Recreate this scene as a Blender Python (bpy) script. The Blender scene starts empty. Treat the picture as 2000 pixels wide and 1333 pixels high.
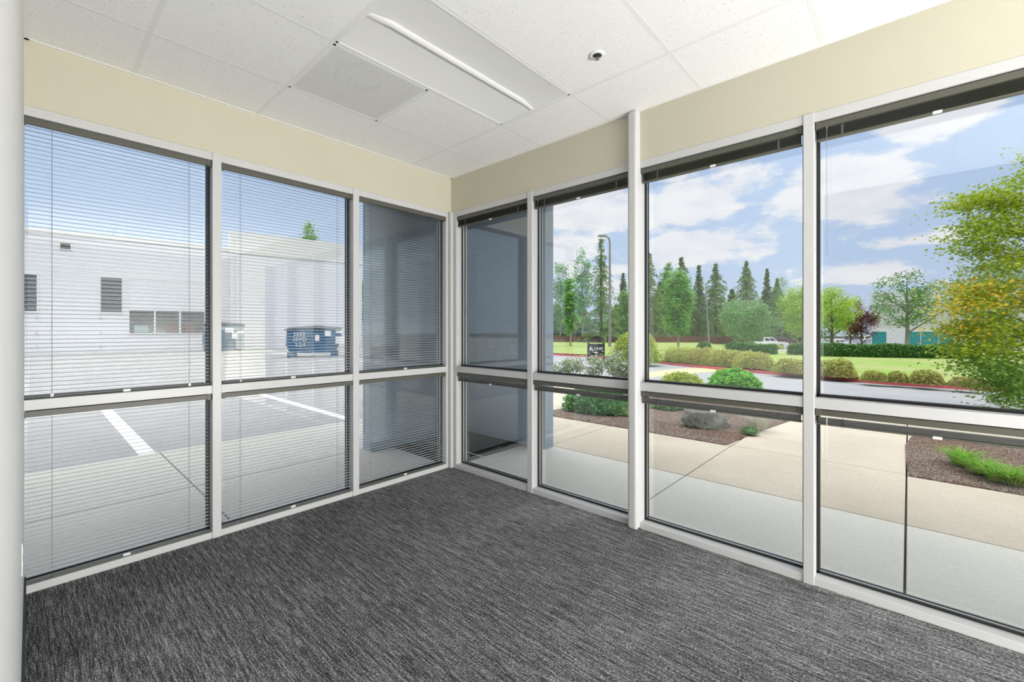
import bpy, math, random
import numpy as np
from mathutils import Vector, noise as mnoise
random.seed(7); RNG = np.random.default_rng(7)
S = bpy.context.scene
COL = S.collection

# ------------------------------------------------------------------ camera
CAMP = np.array([3.362, -2.8035, 1.366])
FPX = 853.5; HOR = 643.5
RV = np.array([.7403, .6723, 0.]); DV = np.array([-.6723, .7403, 0.])
cam = bpy.data.cameras.new('camera'); cam.sensor_width = 36; cam.lens = FPX / 2000 * 36
cam.shift_y = -(1333 / 2 - HOR) / 2000; cam.clip_start = .01; cam.clip_end = 600
co = bpy.data.objects.new('camera', cam); COL.objects.link(co)
co.location = CAMP.tolist(); co.rotation_euler = (math.pi / 2, 0, math.atan2(.6723, .7403))
S.camera = co

# ------------------------------------------------------------------ colour management
S.view_settings.view_transform = 'Standard'; S.view_settings.look = 'None'
S.view_settings.gamma = 1; S.view_settings.use_curve_mapping = False
S.view_settings.exposure = 0.15
S.cycles.max_bounces = 10; S.cycles.diffuse_bounces = 5; S.cycles.glossy_bounces = 4
S.cycles.transparent_max_bounces = 24; S.cycles.transmission_bounces = 6
S.cycles.caustics_reflective = False; S.cycles.caustics_refractive = False
S.cycles.sample_clamp_indirect = 6
try: S.cycles.use_denoising = True
except Exception: pass


def ray(px, py):
    return DV + RV * ((px - 1000) / FPX) + np.array([0, 0, -(py - HOR) / FPX])


def at(px, py, z=-.06):           # the point of the level z seen at a picture position
    r = ray(px, py); return CAMP + r * ((z - CAMP[2]) / r[2])


def far(px, d, z=0.):             # the point at distance d along the view direction, level z
    r = ray(px, HOR); p = CAMP + r * d; return np.array([p[0], p[1], z])


# ------------------------------------------------------------------ world: blue sky with drifting cumulus
def sky():
    w = bpy.data.worlds.new('sky'); S.world = w; w.use_nodes = True
    nt = w.node_tree; nt.nodes.clear(); N = nt.nodes; L = nt.links

    def M(op, a, b=None, c=None, clamp=False):
        n = N.new('ShaderNodeMath'); n.operation = op; n.use_clamp = clamp
        for i, v in enumerate((a, b, c)):
            if v is None: continue
            if isinstance(v, (int, float)): n.inputs[i].default_value = v
            else: L.new(v, n.inputs[i])
        return n.outputs[0]
    tc = N.new('ShaderNodeTexCoord'); sep = N.new('ShaderNodeSeparateXYZ'); L.new(tc.outputs['Generated'], sep.inputs[0])
    x, y, z = sep.outputs
    el = M('ARCSINE', z)
    # azimuth measured from the direction between the two window walls (positive to the right)
    a_f = M('ADD', M('MULTIPLY', x, DV[0]), M('MULTIPLY', y, DV[1]))
    a_r = M('ADD', M('MULTIPLY', x, RV[0]), M('MULTIPLY', y, RV[1]))
    az = M('ARCTAN2', a_r, a_f)
    nz = N.new('ShaderNodeTexNoise'); nz.inputs['Scale'].default_value = 7; nz.inputs['Detail'].default_value = 9
    nz.inputs['Roughness'].default_value = .62
    mp = N.new('ShaderNodeMapping'); mp.inputs['Scale'].default_value = (1, 1, 2.6)
    L.new(tc.outputs['Generated'], mp.inputs[0]); L.new(mp.outputs[0], nz.inputs['Vector'])
    n1 = M('SUBTRACT', nz.outputs['Fac'], .5)
    # clouds as (azimuth deg, elevation deg, half width, half height, density)
    clouds = [(23, 15.5, 5.5, 3.4, 1.), (27, 17, 5, 2.6, .9), (37, 13.5, 6, 4.2, 1.), (40, 15.8, 4, 2.2, .7),
              (44, 20, 4.2, 3.0, 1.), (46.5, 21, 2.8, 1.6, .8), (41.5, 20.5, 2.2, 1.0, .6), (24, 9.5, 11, 2.5, .95), (30, 10.6, 6, 1.6, .8),
              (12, 16, 9, 7, .9), (9, 10, 10, 4.5, .8), (40, 5.5, 9, 1.7, .75), (33, 6.3, 8, 1.2, .6), (46, 8.6, 8, 1.0, .7),
              (12, 5, 16, 3.5, .6), (-37, 18, 6, 1.8, .6), (-44, 20, 5, 1.4, .55), (-26, 19.5, 7, 1.4, .5), (-30, 14, 9, 1.2, .25),
              (85, 14, 16, 5, .8), (150, 22, 30, 9, .8), (-120, 18, 30, 8, .8), (-80, 25, 20, 7, .5), (30, 48, 30, 8, .6), (120, 50, 25, 8, .6)]
    tot = None
    for ca, ce, wa, we, dn in clouds:
        dx = M('DIVIDE', M('SUBTRACT', az, math.radians(ca)), math.radians(wa))
        dy = M('DIVIDE', M('SUBTRACT', el, math.radians(ce)), math.radians(we))
        r2 = M('ADD', M('MULTIPLY', dx, dx), M('MULTIPLY', dy, dy))
        g = M('MULTIPLY', M('POWER', 2.718, M('MULTIPLY', r2, -.8)), dn)
        tot = g if tot is None else M('MAXIMUM', tot, g)
    dens = M('ADD', tot, M('MULTIPLY', n1, 2.3))
    cl = N.new('ShaderNodeMapRange'); cl.interpolation_type = 'SMOOTHSTEP'
    L.new(dens, cl.inputs[0]); cl.inputs[1].default_value = .40; cl.inputs[2].default_value = .72
    cmask = M('MULTIPLY', cl.outputs[0], .9)
    ramp = N.new('ShaderNodeValToRGB'); L.new(M('MULTIPLY', el, 1 / 1.2, clamp=True), ramp.inputs[0])
    cr = ramp.color_ramp; cr.elements[0].position = 0; cr.elements[0].color = (.60, .70, .90, 1)
    cr.elements[1].position = 1; cr.elements[1].color = (3.0, 3.0, 3.0, 1)        # veiled sun high above
    e = cr.elements.new(.12); e.color = (.54, .68, .92, 1)
    e = cr.elements.new(.38); e.color = (.47, .62, .91, 1)
    e = cr.elements.new(.60); e.color = (1.9, 1.95, 2.05, 1)
    nz2 = N.new('ShaderNodeTexNoise'); nz2.inputs['Scale'].default_value = 14; nz2.inputs['Detail'].default_value = 4
    L.new(mp.outputs[0], nz2.inputs['Vector'])
    cc = N.new('ShaderNodeMixRGB'); L.new(nz2.outputs['Fac'], cc.inputs[0])
    cc.inputs[1].default_value = (.74, .77, .88, 1); cc.inputs[2].default_value = (1.12, 1.08, 1.06, 1)
    mx = N.new('ShaderNodeMixRGB'); L.new(cmask, mx.inputs[0]); L.new(ramp.outputs[0], mx.inputs[1]); L.new(cc.outputs[0], mx.inputs[2])
    bg = N.new('ShaderNodeBackground'); bg.inputs[1].default_value = .95
    L.new(mx.outputs[0], bg.inputs[0])
    out = N.new('ShaderNodeOutputWorld'); L.new(bg.outputs[0], out.inputs[0])


sky()


def light(name, kind, loc, rot, energy, size=None, size_y=None, color=(1, 1, 1), angle=None):
    l = bpy.data.lights.new(name, kind); l.energy = energy; l.color = color
    if kind == 'AREA':
        l.shape = 'RECTANGLE'; l.size = size; l.size_y = size_y or size
    if angle: l.angle = angle
    o = bpy.data.objects.new(name, l); COL.objects.link(o); o.location = loc; o.rotation_euler = rot
    return o


# soft high sun behind the building
SUN = light('sun', 'SUN', (0, 0, 20), (math.radians(38), 0, math.radians(80)), .8, angle=math.radians(25), color=(1, .96, .9))
# added fill lights, unseen behind the camera, no fixtures of the room
FILL_UP = light('added_fill_up', 'AREA', (5.5, -1.45, .3), (math.pi, 0, 0), 62, 1.8, 2.4, (1, .985, .96))
FILL_FR = light('added_fill_front', 'AREA', (7.3, -1.4, .16), (math.radians(94), 0, math.radians(90)), 250, 2.4, .22, (1, .985, .96))


# ------------------------------------------------------------------ materials
def nodes(name):
    m = bpy.data.materials.new(name); m.use_nodes = True
    nt = m.node_tree; b = nt.nodes['Principled BSDF']; return m, nt, nt.nodes, nt.links, b


def setp(b, **k):
    for a, v in k.items():
        b.inputs[a].default_value = v


def mixc(N, L, fac, c1, c2):
    n = N.new('ShaderNodeMixRGB')
    if isinstance(fac, (int, float)): n.inputs[0].default_value = fac
    else: L.new(fac, n.inputs[0])
    for i, c in ((1, c1), (2, c2)):
        if isinstance(c, tuple): n.inputs[i].default_value = (*c[:3], 1)
        else: L.new(c, n.inputs[i])
    return n.outputs[0]


def nse(N, L, scale, detail=3, rough=.55, mscale=None, coord='Object', rot=None):
    tc = N.new('ShaderNodeTexCoord'); n = N.new('ShaderNodeTexNoise')
    n.inputs['Scale'].default_value = scale; n.inputs['Detail'].default_value = detail; n.inputs['Roughness'].default_value = rough
    if mscale:
        mp = N.new('ShaderNodeMapping'); mp.inputs['Scale'].default_value = mscale
        if rot: mp.inputs['Rotation'].default_value = rot
        L.new(tc.outputs[coord], mp.inputs[0]); L.new(mp.outputs[0], n.inputs['Vector'])
    else: L.new(tc.outputs[coord], n.inputs['Vector'])
    return n.outputs['Fac']


def rng(N, L, v, a, b, c=0., d=1.):
    n = N.new('ShaderNodeMapRange'); L.new(v, n.inputs[0])
    for i, q in enumerate((a, b, c, d)): n.inputs[i + 1].default_value = q
    return n.outputs[0]


def plain(name, c, rough=.5, metal=0., spec=.5, var=0., vscale=8, bump=0., bscale=200, coat=0.):
    m, nt, N, L, b = nodes(name); setp(b, **{'Base Color': (*c, 1), 'Roughness': rough, 'Metallic': metal, 'Specular IOR Level': spec})
    if coat: b.inputs['Coat Weight'].default_value = coat
    if var:
        f = rng(N, L, nse(N, L, vscale, 5), .3, .7)
        L.new(mixc(N, L, f, tuple(q * (1 - var) for q in c), tuple(min(1, q * (1 + var)) for q in c)), b.inputs['Base Color'])
    if bump:
        bp = N.new('ShaderNodeBump'); bp.inputs['Strength'].default_value = bump; bp.inputs['Distance'].default_value = .002
        L.new(nse(N, L, bscale, 3), bp.inputs['Height']); L.new(bp.outputs[0], b.inputs['Normal'])
    return m


def leaf_mat(name, c1, c2, c3=None, trans=.35, c3amt=.12):
    m, nt, N, L, b = nodes(name)
    g = N.new('ShaderNodeNewGeometry')
    col = mixc(N, L, g.outputs['Random Per Island'], c1, c2)
    if c3:
        f = rng(N, L, nse(N, L, 1.3, 3), .5 - c3amt, .62)
        col = mixc(N, L, f, col, c3)
    setp(b, **{'Roughness': .55, 'Specular IOR Level': .3}); L.new(col, b.inputs['Base Color'])
    t = N.new('ShaderNodeBsdfTranslucent'); L.new(col, t.inputs[0])
    mx = N.new('ShaderNodeMixShader'); mx.inputs[0].default_value = trans
    L.new(b.outputs[0], mx.inputs[1]); L.new(t.outputs[0], mx.inputs[2])
    L.new(mx.outputs[0], N['Material Output'].inputs[0])
    return m


MT = {}
MT['alu'] = plain('white_painted_aluminium', (.60, .60, .597), .35, 0, .4)
MT['cream'] = plain('cream_wall_paint', (.60, .572, .46), .75, 0, .25, var=.02, vscale=2, bump=.15, bscale=160)
MT['white'] = plain('white_wall_paint', (.78, .785, .78), .55, 0, .3, var=.015, vscale=2)
MT['black'] = plain('black_rubber', (.012, .012, .012), .45)
MT['silver'] = plain('spacer_metal', (.75, .75, .72), .3, .6)
MT['rail'] = plain('olive_bronze_paint', (.10, .10, .078), .45, 0, .5)
MT['slat'] = plain('slat_shaded_bronze', (.045, .045, .04), .3, .2, .6)  # dark bronze also paints shade into the slat undersides
MT['slatw'] = plain('slat_skylit_top', (.85, .85, .84), .35, 0, .6)  # sky light painted onto the slat tops as a pale colour
MT['cord'] = plain('blind_cord', (.16, .16, .15), .7)
MT['base'] = plain('dark_rubber_base', (.035, .045, .05), .5)
MT['plate'] = plain('white_plastic', (.8, .8, .79), .3)
MT['lampw'] = plain('white_enamel', (.86, .86, .85), .4)
MT['tee'] = plain('ceiling_tee_paint', (.82, .82, .81), .8)
MT['lens'] = plain('lit_lamp_lens', (.86, .86, .85), .4)
MT['lens'].node_tree.nodes['Principled BSDF'].inputs['Emission Color'].default_value = (1, .98, .95, 1)
MT['lens'].node_tree.nodes['Principled BSDF'].inputs['Emission Strength'].default_value = .04
MT['hall'] = plain('added_hall_dark_grey', (.10, .10, .10), .8)  # dark grey puts the missing light into the added hall's colour
MT['swp'] = plain('pale_grey_plastic', (.58, .60, .64), .4)
MT['steel'] = plain('steel', (.5, .5, .48), .3, .9)
MT['duct'] = plain('duct_grey', (.55, .55, .55), .6)
MT['pier'] = plain('blue_grey_concrete_paint', (.34, .395, .45), .75, 0, .3, var=.04, vscale=1.2, bump=.4, bscale=60)
MT['soffit'] = plain('soffit_paint', (.30, .33, .37), .8)
MT['wb'] = plain('white_tilt_up_concrete', (.70, .69, .705), .8, 0, .2, var=.02, vscale=.3)
MT['wbl'] = plain('pale_concrete_cap', (.68, .67, .64), .8)
MT['glassd'] = plain('dark_window_glass', (.05, .055, .065), .12, 0, .8)
MT['teal'] = plain('teal_window_glass', (.02, .26, .29), .15, 0, .8)
MT['blue'] = plain('blue_dumpster_paint', (.035, .12, .23), .5, 0, .4, var=.25, vscale=3)
MT['bluel'] = plain('pale_worn_panel', (.33, .38, .42), .6, var=.3, vscale=4)
MT['dark'] = plain('dark_metal', (.02, .022, .025), .5)
MT['sticker'] = plain('sticker_white', (.82, .82, .82), .5)
MT['paintw'] = plain('white_line_paint', (.78, .78, .76), .7, var=.06, vscale=6)
MT['paintr'] = plain('red_kerb_paint', (.62, .13, .14), .7, var=.15, vscale=2)
MT['painty'] = plain('yellow_paving', (.72, .55, .32), .8, var=.08, vscale=2)
MT['bark'] = plain('bark', (.14, .11, .085), .9, var=.3, vscale=9, bump=.8, bscale=30)
MT['barkl'] = plain('pale_bark', (.28, .26, .23), .9, var=.3, vscale=9)
MT['rock'] = plain('basalt', (.15, .15, .125), .9, var=.5, vscale=22, bump=1., bscale=60)
MT['brick'] = plain('red_brick', (.15, .065, .045), .9, var=.3, vscale=4)
MT['pole'] = plain('galvanised_pole', (.25, .24, .23), .5, .4)
MT['sign'] = plain('black_sign_panel', (.015, .015, .018), .4)
MT['tyre'] = plain('tyre', (.015, .015, .015), .8)
MT['rim'] = plain('wheel_rim', (.5, .5, .5), .3, .8)
MT['carw'] = plain('white_car_paint', (.80, .80, .80), .25, 0, .5, coat=.5)
MT['carm'] = plain('maroon_car_paint', (.13, .03, .045), .25, .2, .5, coat=.5)
MT['cars'] = plain('silver_car_paint', (.45, .46, .48), .3, .4, .5, coat=.5)
MT['card'] = plain('dark_car_paint', (.03, .035, .04), .3, .2, .5, coat=.5)
MT['soil'] = plain('bed_soil', (.05, .035, .028), .95)
L_ = dict(
    fir=leaf_mat('fir_needles', (.10, .20, .06), (.26, .40, .12), (.33, .44, .15)),
    firb=leaf_mat('spruce_needles', (.10, .20, .08), (.20, .33, .12), (.26, .36, .14)),
    poplar=leaf_mat('poplar_leaves', (.13, .30, .07), (.24, .45, .12), (.30, .50, .14)),
    pgreen=leaf_mat('bright_poplar_leaves', (.12, .34, .05), (.24, .52, .10), (.30, .55, .12)),
    round=leaf_mat('grey_green_leaves', (.18, .36, .13), (.32, .52, .22)),
    lime=leaf_mat('lime_leaves', (.30, .50, .05), (.50, .70, .12), (.5, .62, .1)),
    mid=leaf_mat('mid_green_leaves', (.13, .27, .09), (.26, .42, .17)),
    red=leaf_mat('dark_red_leaves', (.10, .025, .02), (.22, .07, .05)),
    maple=leaf_mat('maple_leaves', (.26, .40, .02), (.56, .60, .05), (.34, .48, .04)),
    mapleo=leaf_mat('orange_maple_leaves', (.88, .48, .03), (.92, .74, .10)),
    maplel=leaf_mat('green_maple_leaves', (.14, .30, .04), (.30, .46, .08)),
    hedge=leaf_mat('hedge_leaves', (.07, .19, .035), (.15, .33, .07), trans=.25),
    spirea=leaf_mat('yellow_shrub_leaves', (.40, .48, .08), (.72, .74, .26), (.52, .50, .18)),
    ygreen=leaf_mat('yellow_green_leaves', (.34, .45, .03), (.62, .70, .08), (.35, .45, .08)),
    bright=leaf_mat('bright_green_leaves', (.12, .42, .03), (.30, .66, .08)),
    deep=leaf_mat('deep_green_leaves', (.06, .22, .04), (.16, .40, .09)),
    rose=leaf_mat('rose_leaves', (.18, .30, .11), (.42, .50, .28)),
    rosew=leaf_mat('pale_blossom', (.75, .72, .62), (.85, .82, .78)),
    grass=leaf_mat('grass_blades', (.18, .42, .04), (.38, .66, .10)),
    gdry=leaf_mat('dry_grass_blades', (.55, .45, .15), (.62, .60, .30)),
    pale=leaf_mat('pale_grass_blades', (.50, .50, .38), (.70, .68, .55)),
)


def glass_mat():
    m, nt, N, L, b = nodes('window_glass'); N.remove(b)
    fr = N.new('ShaderNodeFresnel'); gm = N.new('ShaderNodeNewGeometry')
    io = N.new('ShaderNodeMapRange'); L.new(gm.outputs['Backfacing'], io.inputs[0]); io.inputs[3].default_value = 1.74; io.inputs[4].default_value = 1 / 1.74
    L.new(io.outputs[0], fr.inputs[0])
    t = N.new('ShaderNodeBsdfTransparent'); t.inputs[0].default_value = (.965, .975, .97, 1)
    g = N.new('ShaderNodeBsdfGlossy'); g.inputs['Roughness'].default_value = 0.0; g.inputs[0].default_value = (.95, 1, .98, 1)
    mx = N.new('ShaderNodeMixShader'); L.new(fr.outputs[0], mx.inputs[0]); L.new(t.outputs[0], mx.inputs[1]); L.new(g.outputs[0], mx.inputs[2])
    L.new(mx.outputs[0], N['Material Output'].inputs[0]); return m


MT['glass'] = glass_mat()


def clear_mat():
    m, nt, N, L, b = nodes('clear_plastic'); N.remove(b)
    t = N.new('ShaderNodeBsdfTransparent'); t.inputs[0].default_value = (.8, .82, .82, 1)
    g = N.new('ShaderNodeBsdfGlossy'); g.inputs['Roughness'].default_value = .3
    mx = N.new('ShaderNodeMixShader'); mx.inputs[0].default_value = .10
    L.new(t.outputs[0], mx.inputs[1]); L.new(g.outputs[0], mx.inputs[2]); L.new(mx.outputs[0], N['Material Output'].inputs[0]); return m


MT['clear'] = clear_mat()


def carpet_mat():
    m, nt, N, L, b = nodes('carpet_loop_pile')
    st = nse(N, L, 1, 4, .65, (3.5, 75, 1))
    st2 = nse(N, L, 1, 2, .5, (14, 190, 1))
    fi = nse(N, L, 1, 2, .75, (95, 190, 1))
    sl = nse(N, L, 1.1, 2)

    def M(op, a, c):
        n = N.new('ShaderNodeMath'); n.operation = op
        for i, v in enumerate((a, c)):
            if isinstance(v, (int, float)): n.inputs[i].default_value = v
            else: L.new(v, n.inputs[i])
        return n.outputs[0]
    v = M('ADD', M('MULTIPLY', st, .55), M('MULTIPLY', st2, .55)); v = M('ADD', v, M('MULTIPLY', fi, 1.0)); v = M('ADD', v, M('MULTIPLY', sl, .15))
    f = rng(N, L, v, .88, 1.36)
    cr = N.new('ShaderNodeValToRGB'); L.new(f, cr.inputs[0])
    cr.color_ramp.elements[0].color = (.012, .012, .014, 1); cr.color_ramp.elements[1].color = (.58, .58, .585, 1)
    e = cr.color_ramp.elements.new(.5); e.color = (.135, .135, .14, 1)
    L.new(cr.outputs[0], b.inputs['Base Color']); setp(b, **{'Roughness': .95, 'Specular IOR Level': .1})
    bp = N.new('ShaderNodeBump'); bp.inputs['Strength'].default_value = .6; bp.inputs['Distance'].default_value = .004
    L.new(f, bp.inputs['Height']); L.new(bp.outputs[0], b.inputs['Normal'])
    return m


def tile_mat():
    m, nt, N, L, b = nodes('acoustic_ceiling_tile')
    f = rng(N, L, nse(N, L, 95, 2, .6), .64, .70)
    g = rng(N, L, nse(N, L, 55, 3, .7), .35, .75)
    c = mixc(N, L, g, (.88, .88, .87), (.91, .91, .90))
    c = mixc(N, L, f, c, (.66, .65, .62))
    L.new(c, b.inputs['Base Color']); setp(b, **{'Roughness': .9, 'Specular IOR Level': .1})
    bp = N.new('ShaderNodeBump'); bp.inputs['Strength'].default_value = .25; bp.inputs['Distance'].default_value = .002
    L.new(g, bp.inputs['Height']); L.new(bp.outputs[0], b.inputs['Normal'])
    return m


def perf_mat():
    m, nt, N, L, b = nodes('perforated_white_steel')
    setp(b, **{'Base Color': (.80, .80, .79, 1), 'Roughness': .45})
    tc = N.new('ShaderNodeTexCoord'); sep = N.new('ShaderNodeSeparateXYZ'); L.new(tc.outputs['Object'], sep.inputs[0])

    def M(op, a, c=0.):
        n = N.new('ShaderNodeMath'); n.operation = op
        for i, v in enumerate((a, c)):
            if isinstance(v, (int, float)): n.inputs[i].default_value = v
            else: L.new(v, n.inputs[i])
        return n.outputs[0]
    P = 1 / .0075
    u = M('SUBTRACT', M('FRACT', M('MULTIPLY', sep.outputs[0], P)), .5)
    w = M('SUBTRACT', M('FRACT', M('MULTIPLY', sep.outputs[1], P)), .5)
    r2 = M('ADD', M('MULTIPLY', u, u), M('MULTIPLY', w, w))
    hole = M('LESS_THAN', r2, .03)
    t = N.new('ShaderNodeBsdfTransparent'); mx = N.new('ShaderNodeMixShader')
    L.new(hole, mx.inputs[0]); L.new(b.outputs[0], mx.inputs[1]); L.new(t.outputs[0], mx.inputs[2])
    L.new(mx.outputs[0], N['Material Output'].inputs[0]); return m


def concrete(name, c1, c2, spots=.06):
    m, nt, N, L, b = nodes(name)
    a = rng(N, L, nse(N, L, .9, 5, .6, coord='Object'), .3, .7)
    c = mixc(N, L, a, c1, c2)
    s = rng(N, L, nse(N, L, 60, 3, .7), .35, .75)
    c = mixc(N, L, s, c, tuple(q * (1 - spots) for q in c1))
    L.new(c, b.inputs['Base Color']); setp(b, **{'Roughness': .9, 'Specular IOR Level': .2})
    bp = N.new('ShaderNodeBump'); bp.inputs['Strength'].default_value = .25; bp.inputs['Distance'].default_value = .004
    L.new(s, bp.inputs['Height']); L.new(bp.outputs[0], b.inputs['Normal'])
    return m


def mulch_mat():
    m, nt, N, L, b = nodes('bark_mulch')
    tc = N.new('ShaderNodeTexCoord'); v = N.new('ShaderNodeTexVoronoi'); v.inputs['Scale'].default_value = 105
    mp = N.new('ShaderNodeMapping'); mp.inputs['Scale'].default_value = (1, .6, 1); L.new(tc.outputs['Object'], mp.inputs[0]); L.new(mp.outputs[0], v.inputs['Vector'])
    sp = N.new('ShaderNodeSeparateColor'); L.new(v.outputs['Color'], sp.inputs[0])
    cr = N.new('ShaderNodeValToRGB'); L.new(sp.outputs[0], cr.inputs[0])
    cr.color_ramp.elements[0].color = (.09, .06, .05, 1); cr.color_ramp.elements[1].color = (.55, .45, .37, 1)
    e = cr.color_ramp.elements.new(.55); e.color = (.26, .185, .15, 1)
    red = rng(N, L, nse(N, L, .9, 3), .52, .66)
    c = mixc(N, L, red, cr.outputs[0], (.22, .085, .05))
    cc = N.new('ShaderNodeMixRGB'); cc.blend_type = 'MIX'; cc.inputs[0].default_value = .35
    L.new(cr.outputs[0], cc.inputs[1]); L.new(c, cc.inputs[2])
    L.new(cc.outputs[0], b.inputs['Base Color']); setp(b, **{'Roughness': .95, 'Specular IOR Level': .1})
    bp = N.new('ShaderNodeBump'); bp.inputs['Strength'].default_value = 1.; bp.inputs['Distance'].default_value = .02
    L.new(v.outputs['Distance'], bp.inputs['Height']); L.new(bp.outputs[0], b.inputs['Normal'])
    return m


def lawn_mat():
    m, nt, N, L, b = nodes('lawn_grass')
    a = rng(N, L, nse(N, L, .55, 4, .6), .38, .56)
    c = mixc(N, L, a, (.22, .38, .07), (.46, .41, .23))
    a2 = rng(N, L, nse(N, L, 9, 4, .7), .3, .7)
    c = mixc(N, L, a2, c, (.27, .40, .08))
    L.new(c, b.inputs['Base Color']); setp(b, **{'Roughness': .9, 'Specular IOR Level': .1}); return m


MT['carpet'] = carpet_mat(); MT['tile'] = tile_mat(); MT['perf'] = perf_mat()
MT['cgrey'] = concrete('grey_walk_concrete', (.69, .67, .61), (.77, .75, .69))
MT['cbeige'] = concrete('beige_walk_concrete', (.55, .48, .385), (.72, .645, .54))
MT['cside'] = concrete('pale_side_concrete', (.52, .50, .45), (.60, .58, .53))
MT['asph'] = concrete('worn_asphalt', (.33, .325, .325), (.42, .41, .405), .12)
MT['road'] = concrete('grey_road_asphalt', (.36, .36, .375), (.44, .44, .455), .05)
MT['mulch'] = mulch_mat(); MT['lawn'] = lawn_mat()


# ------------------------------------------------------------------ mesh helpers
class MB:
    def __init__(s): s.v = []; s.f = []; s.n = 0

    def add(s, v, f):
        s.v.extend([tuple(map(float, q)) for q in v]); s.f.extend([tuple(i + s.n for i in q) for q in f]); s.n += len(v); return s

    def box(s, a, b):
        (x0, y0, z0), (x1, y1, z1) = [min(p, q) for p, q in zip(a, b)], [max(p, q) for p, q in zip(a, b)]
        return s.add([(x0, y0, z0), (x1, y0, z0), (x1, y1, z0), (x0, y1, z0), (x0, y0, z1), (x1, y0, z1), (x1, y1, z1), (x0, y1, z1)],
                     [(0, 3, 2, 1), (4, 5, 6, 7), (0, 1, 5, 4), (1, 2, 6, 5), (2, 3, 7, 6), (3, 0, 4, 7)])

    def obox(s, O, u, n, s0, s1, n0, n1, z0, z1):      # box in a frame: along u, outward n
        P = lambda a, b, z: (O[0] + u[0] * a + n[0] * b, O[1] + u[1] * a + n[1] * b, z)
        v = [P(s0, n0, z0), P(s1, n0, z0), P(s1, n1, z0), P(s0, n1, z0), P(s0, n0, z1), P(s1, n0, z1), P(s1, n1, z1), P(s0, n1, z1)]
        return s.add(v, [(0, 3, 2, 1), (4, 5, 6, 7), (0, 1, 5, 4), (1, 2, 6, 5), (2, 3, 7, 6), (3, 0, 4, 7)])

    def prism(s, poly, z0, z1):
        n = len(poly); v = [(p[0], p[1], z0) for p in poly] + [(p[0], p[1], z1) for p in poly]
        return s.add(v, [tuple(range(n))[::-1], tuple(range(n, 2 * n))] + [(i, (i + 1) % n, n + (i + 1) % n, n + i) for i in range(n)])

    def tube(s, pts, r, k=8, cap=True):
        pts = [Vector(p) for p in pts]; rs = r if isinstance(r, (list, tuple)) else [r] * len(pts); base = []
        for i, p in enumerate(pts):
            t = (pts[min(i + 1, len(pts) - 1)] - pts[max(i - 1, 0)]).normalized()
            a = t.cross(Vector((0, 0, 1))) if abs(t.z) < .95 else t.cross(Vector((1, 0, 0))); a.normalize(); c = t.cross(a)
            base.append([p + (a * math.cos(2 * math.pi * j / k) + c * math.sin(2 * math.pi * j / k)) * rs[i] for j in range(k)])
        v = [q for ring in base for q in ring]; f = []
        for i in range(len(pts) - 1):
            for j in range(k): f.append((i * k + j, i * k + (j + 1) % k, (i + 1) * k + (j + 1) % k, (i + 1) * k + j))
        if cap: f.append(tuple(range(k))[::-1]); f.append(tuple(range((len(pts) - 1) * k, len(pts) * k)))
        return s.add(v, f)

    def lathe(s, prof, c, k=24, axis='z'):
        v = []; f = []
        for r, z in prof:
            for j in range(k):
                a = 2 * math.pi * j / k
                q = (r * math.cos(a), r * math.sin(a), z)
                if axis == 'y': q = (q[0], q[2], q[1])
                v.append((c[0] + q[0], c[1] + q[1], c[2] + q[2]))
        for i in range(len(prof) - 1):
            for j in range(k): f.append((i * k + j, i * k + (j + 1) % k, (i + 1) * k + (j + 1) % k, (i + 1) * k + j))
        return s.add(v, f)

    def quads(s, V):       # V: (n,k,3) array of polygons
        n, k, _ = V.shape; s.v.extend(map(tuple, V.reshape(-1, 3).tolist()))
        s.f.extend([tuple(range(s.n + i * k, s.n + i * k + k)) for i in range(n)]); s.n += n * k; return s

    def build(s, name, mat, parent=None, origin=None, smooth=False, bevel=0):
        me = bpy.data.meshes.new(name)
        if parent is not None and origin is None: origin = wloc(parent)
        og = origin if origin is not None else (0, 0, 0)
        me.from_pydata([(v[0] - og[0], v[1] - og[1], v[2] - og[2]) for v in s.v], [], s.f); me.update()
        if smooth: me.polygons.foreach_set('use_smooth', [True] * len(me.polygons))
        me.materials.append(mat)
        o = bpy.data.objects.new(name, me); COL.objects.link(o)
        if parent is not None: o.parent = parent
        else: o.location = og
        if bevel:
            b = o.modifiers.new('bevel', 'BEVEL'); b.width = bevel; b.segments = 3; b.limit_method = 'ANGLE'
        return o


def wloc(o):
    p = [0, 0, 0]
    while o is not None: p = [a + b for a, b in zip(p, o.location)]; o = o.parent
    return p


def tag(o, label, cat, group=None, kind=None):
    o['label'] = label; o['category'] = cat
    if group: o['group'] = group
    if kind: o['kind'] = kind
    return o


def thing(name, label, cat, loc=(0, 0, 0), group=None, kind=None):
    o = bpy.data.objects.new(name, None); COL.objects.link(o); o.location = [float(q) for q in loc]; o.empty_display_size = .1
    return tag(o, label, cat, group, kind)


def struct(o, label, cat='structure'):
    o['kind'] = 'structure'; o['label'] = label; o['category'] = cat; return o


def dup(root, loc, rz, label):
    r = root.copy(); COL.objects.link(r); r.location = [float(q) for q in loc]; r.rotation_euler = (0, 0, rz); r['label'] = label
    for ch in list(root.children):
        c = ch.copy(); COL.objects.link(c); c.parent = r
        for g in list(ch.children):
            d = g.copy(); COL.objects.link(d); d.parent = c
    return r


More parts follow.
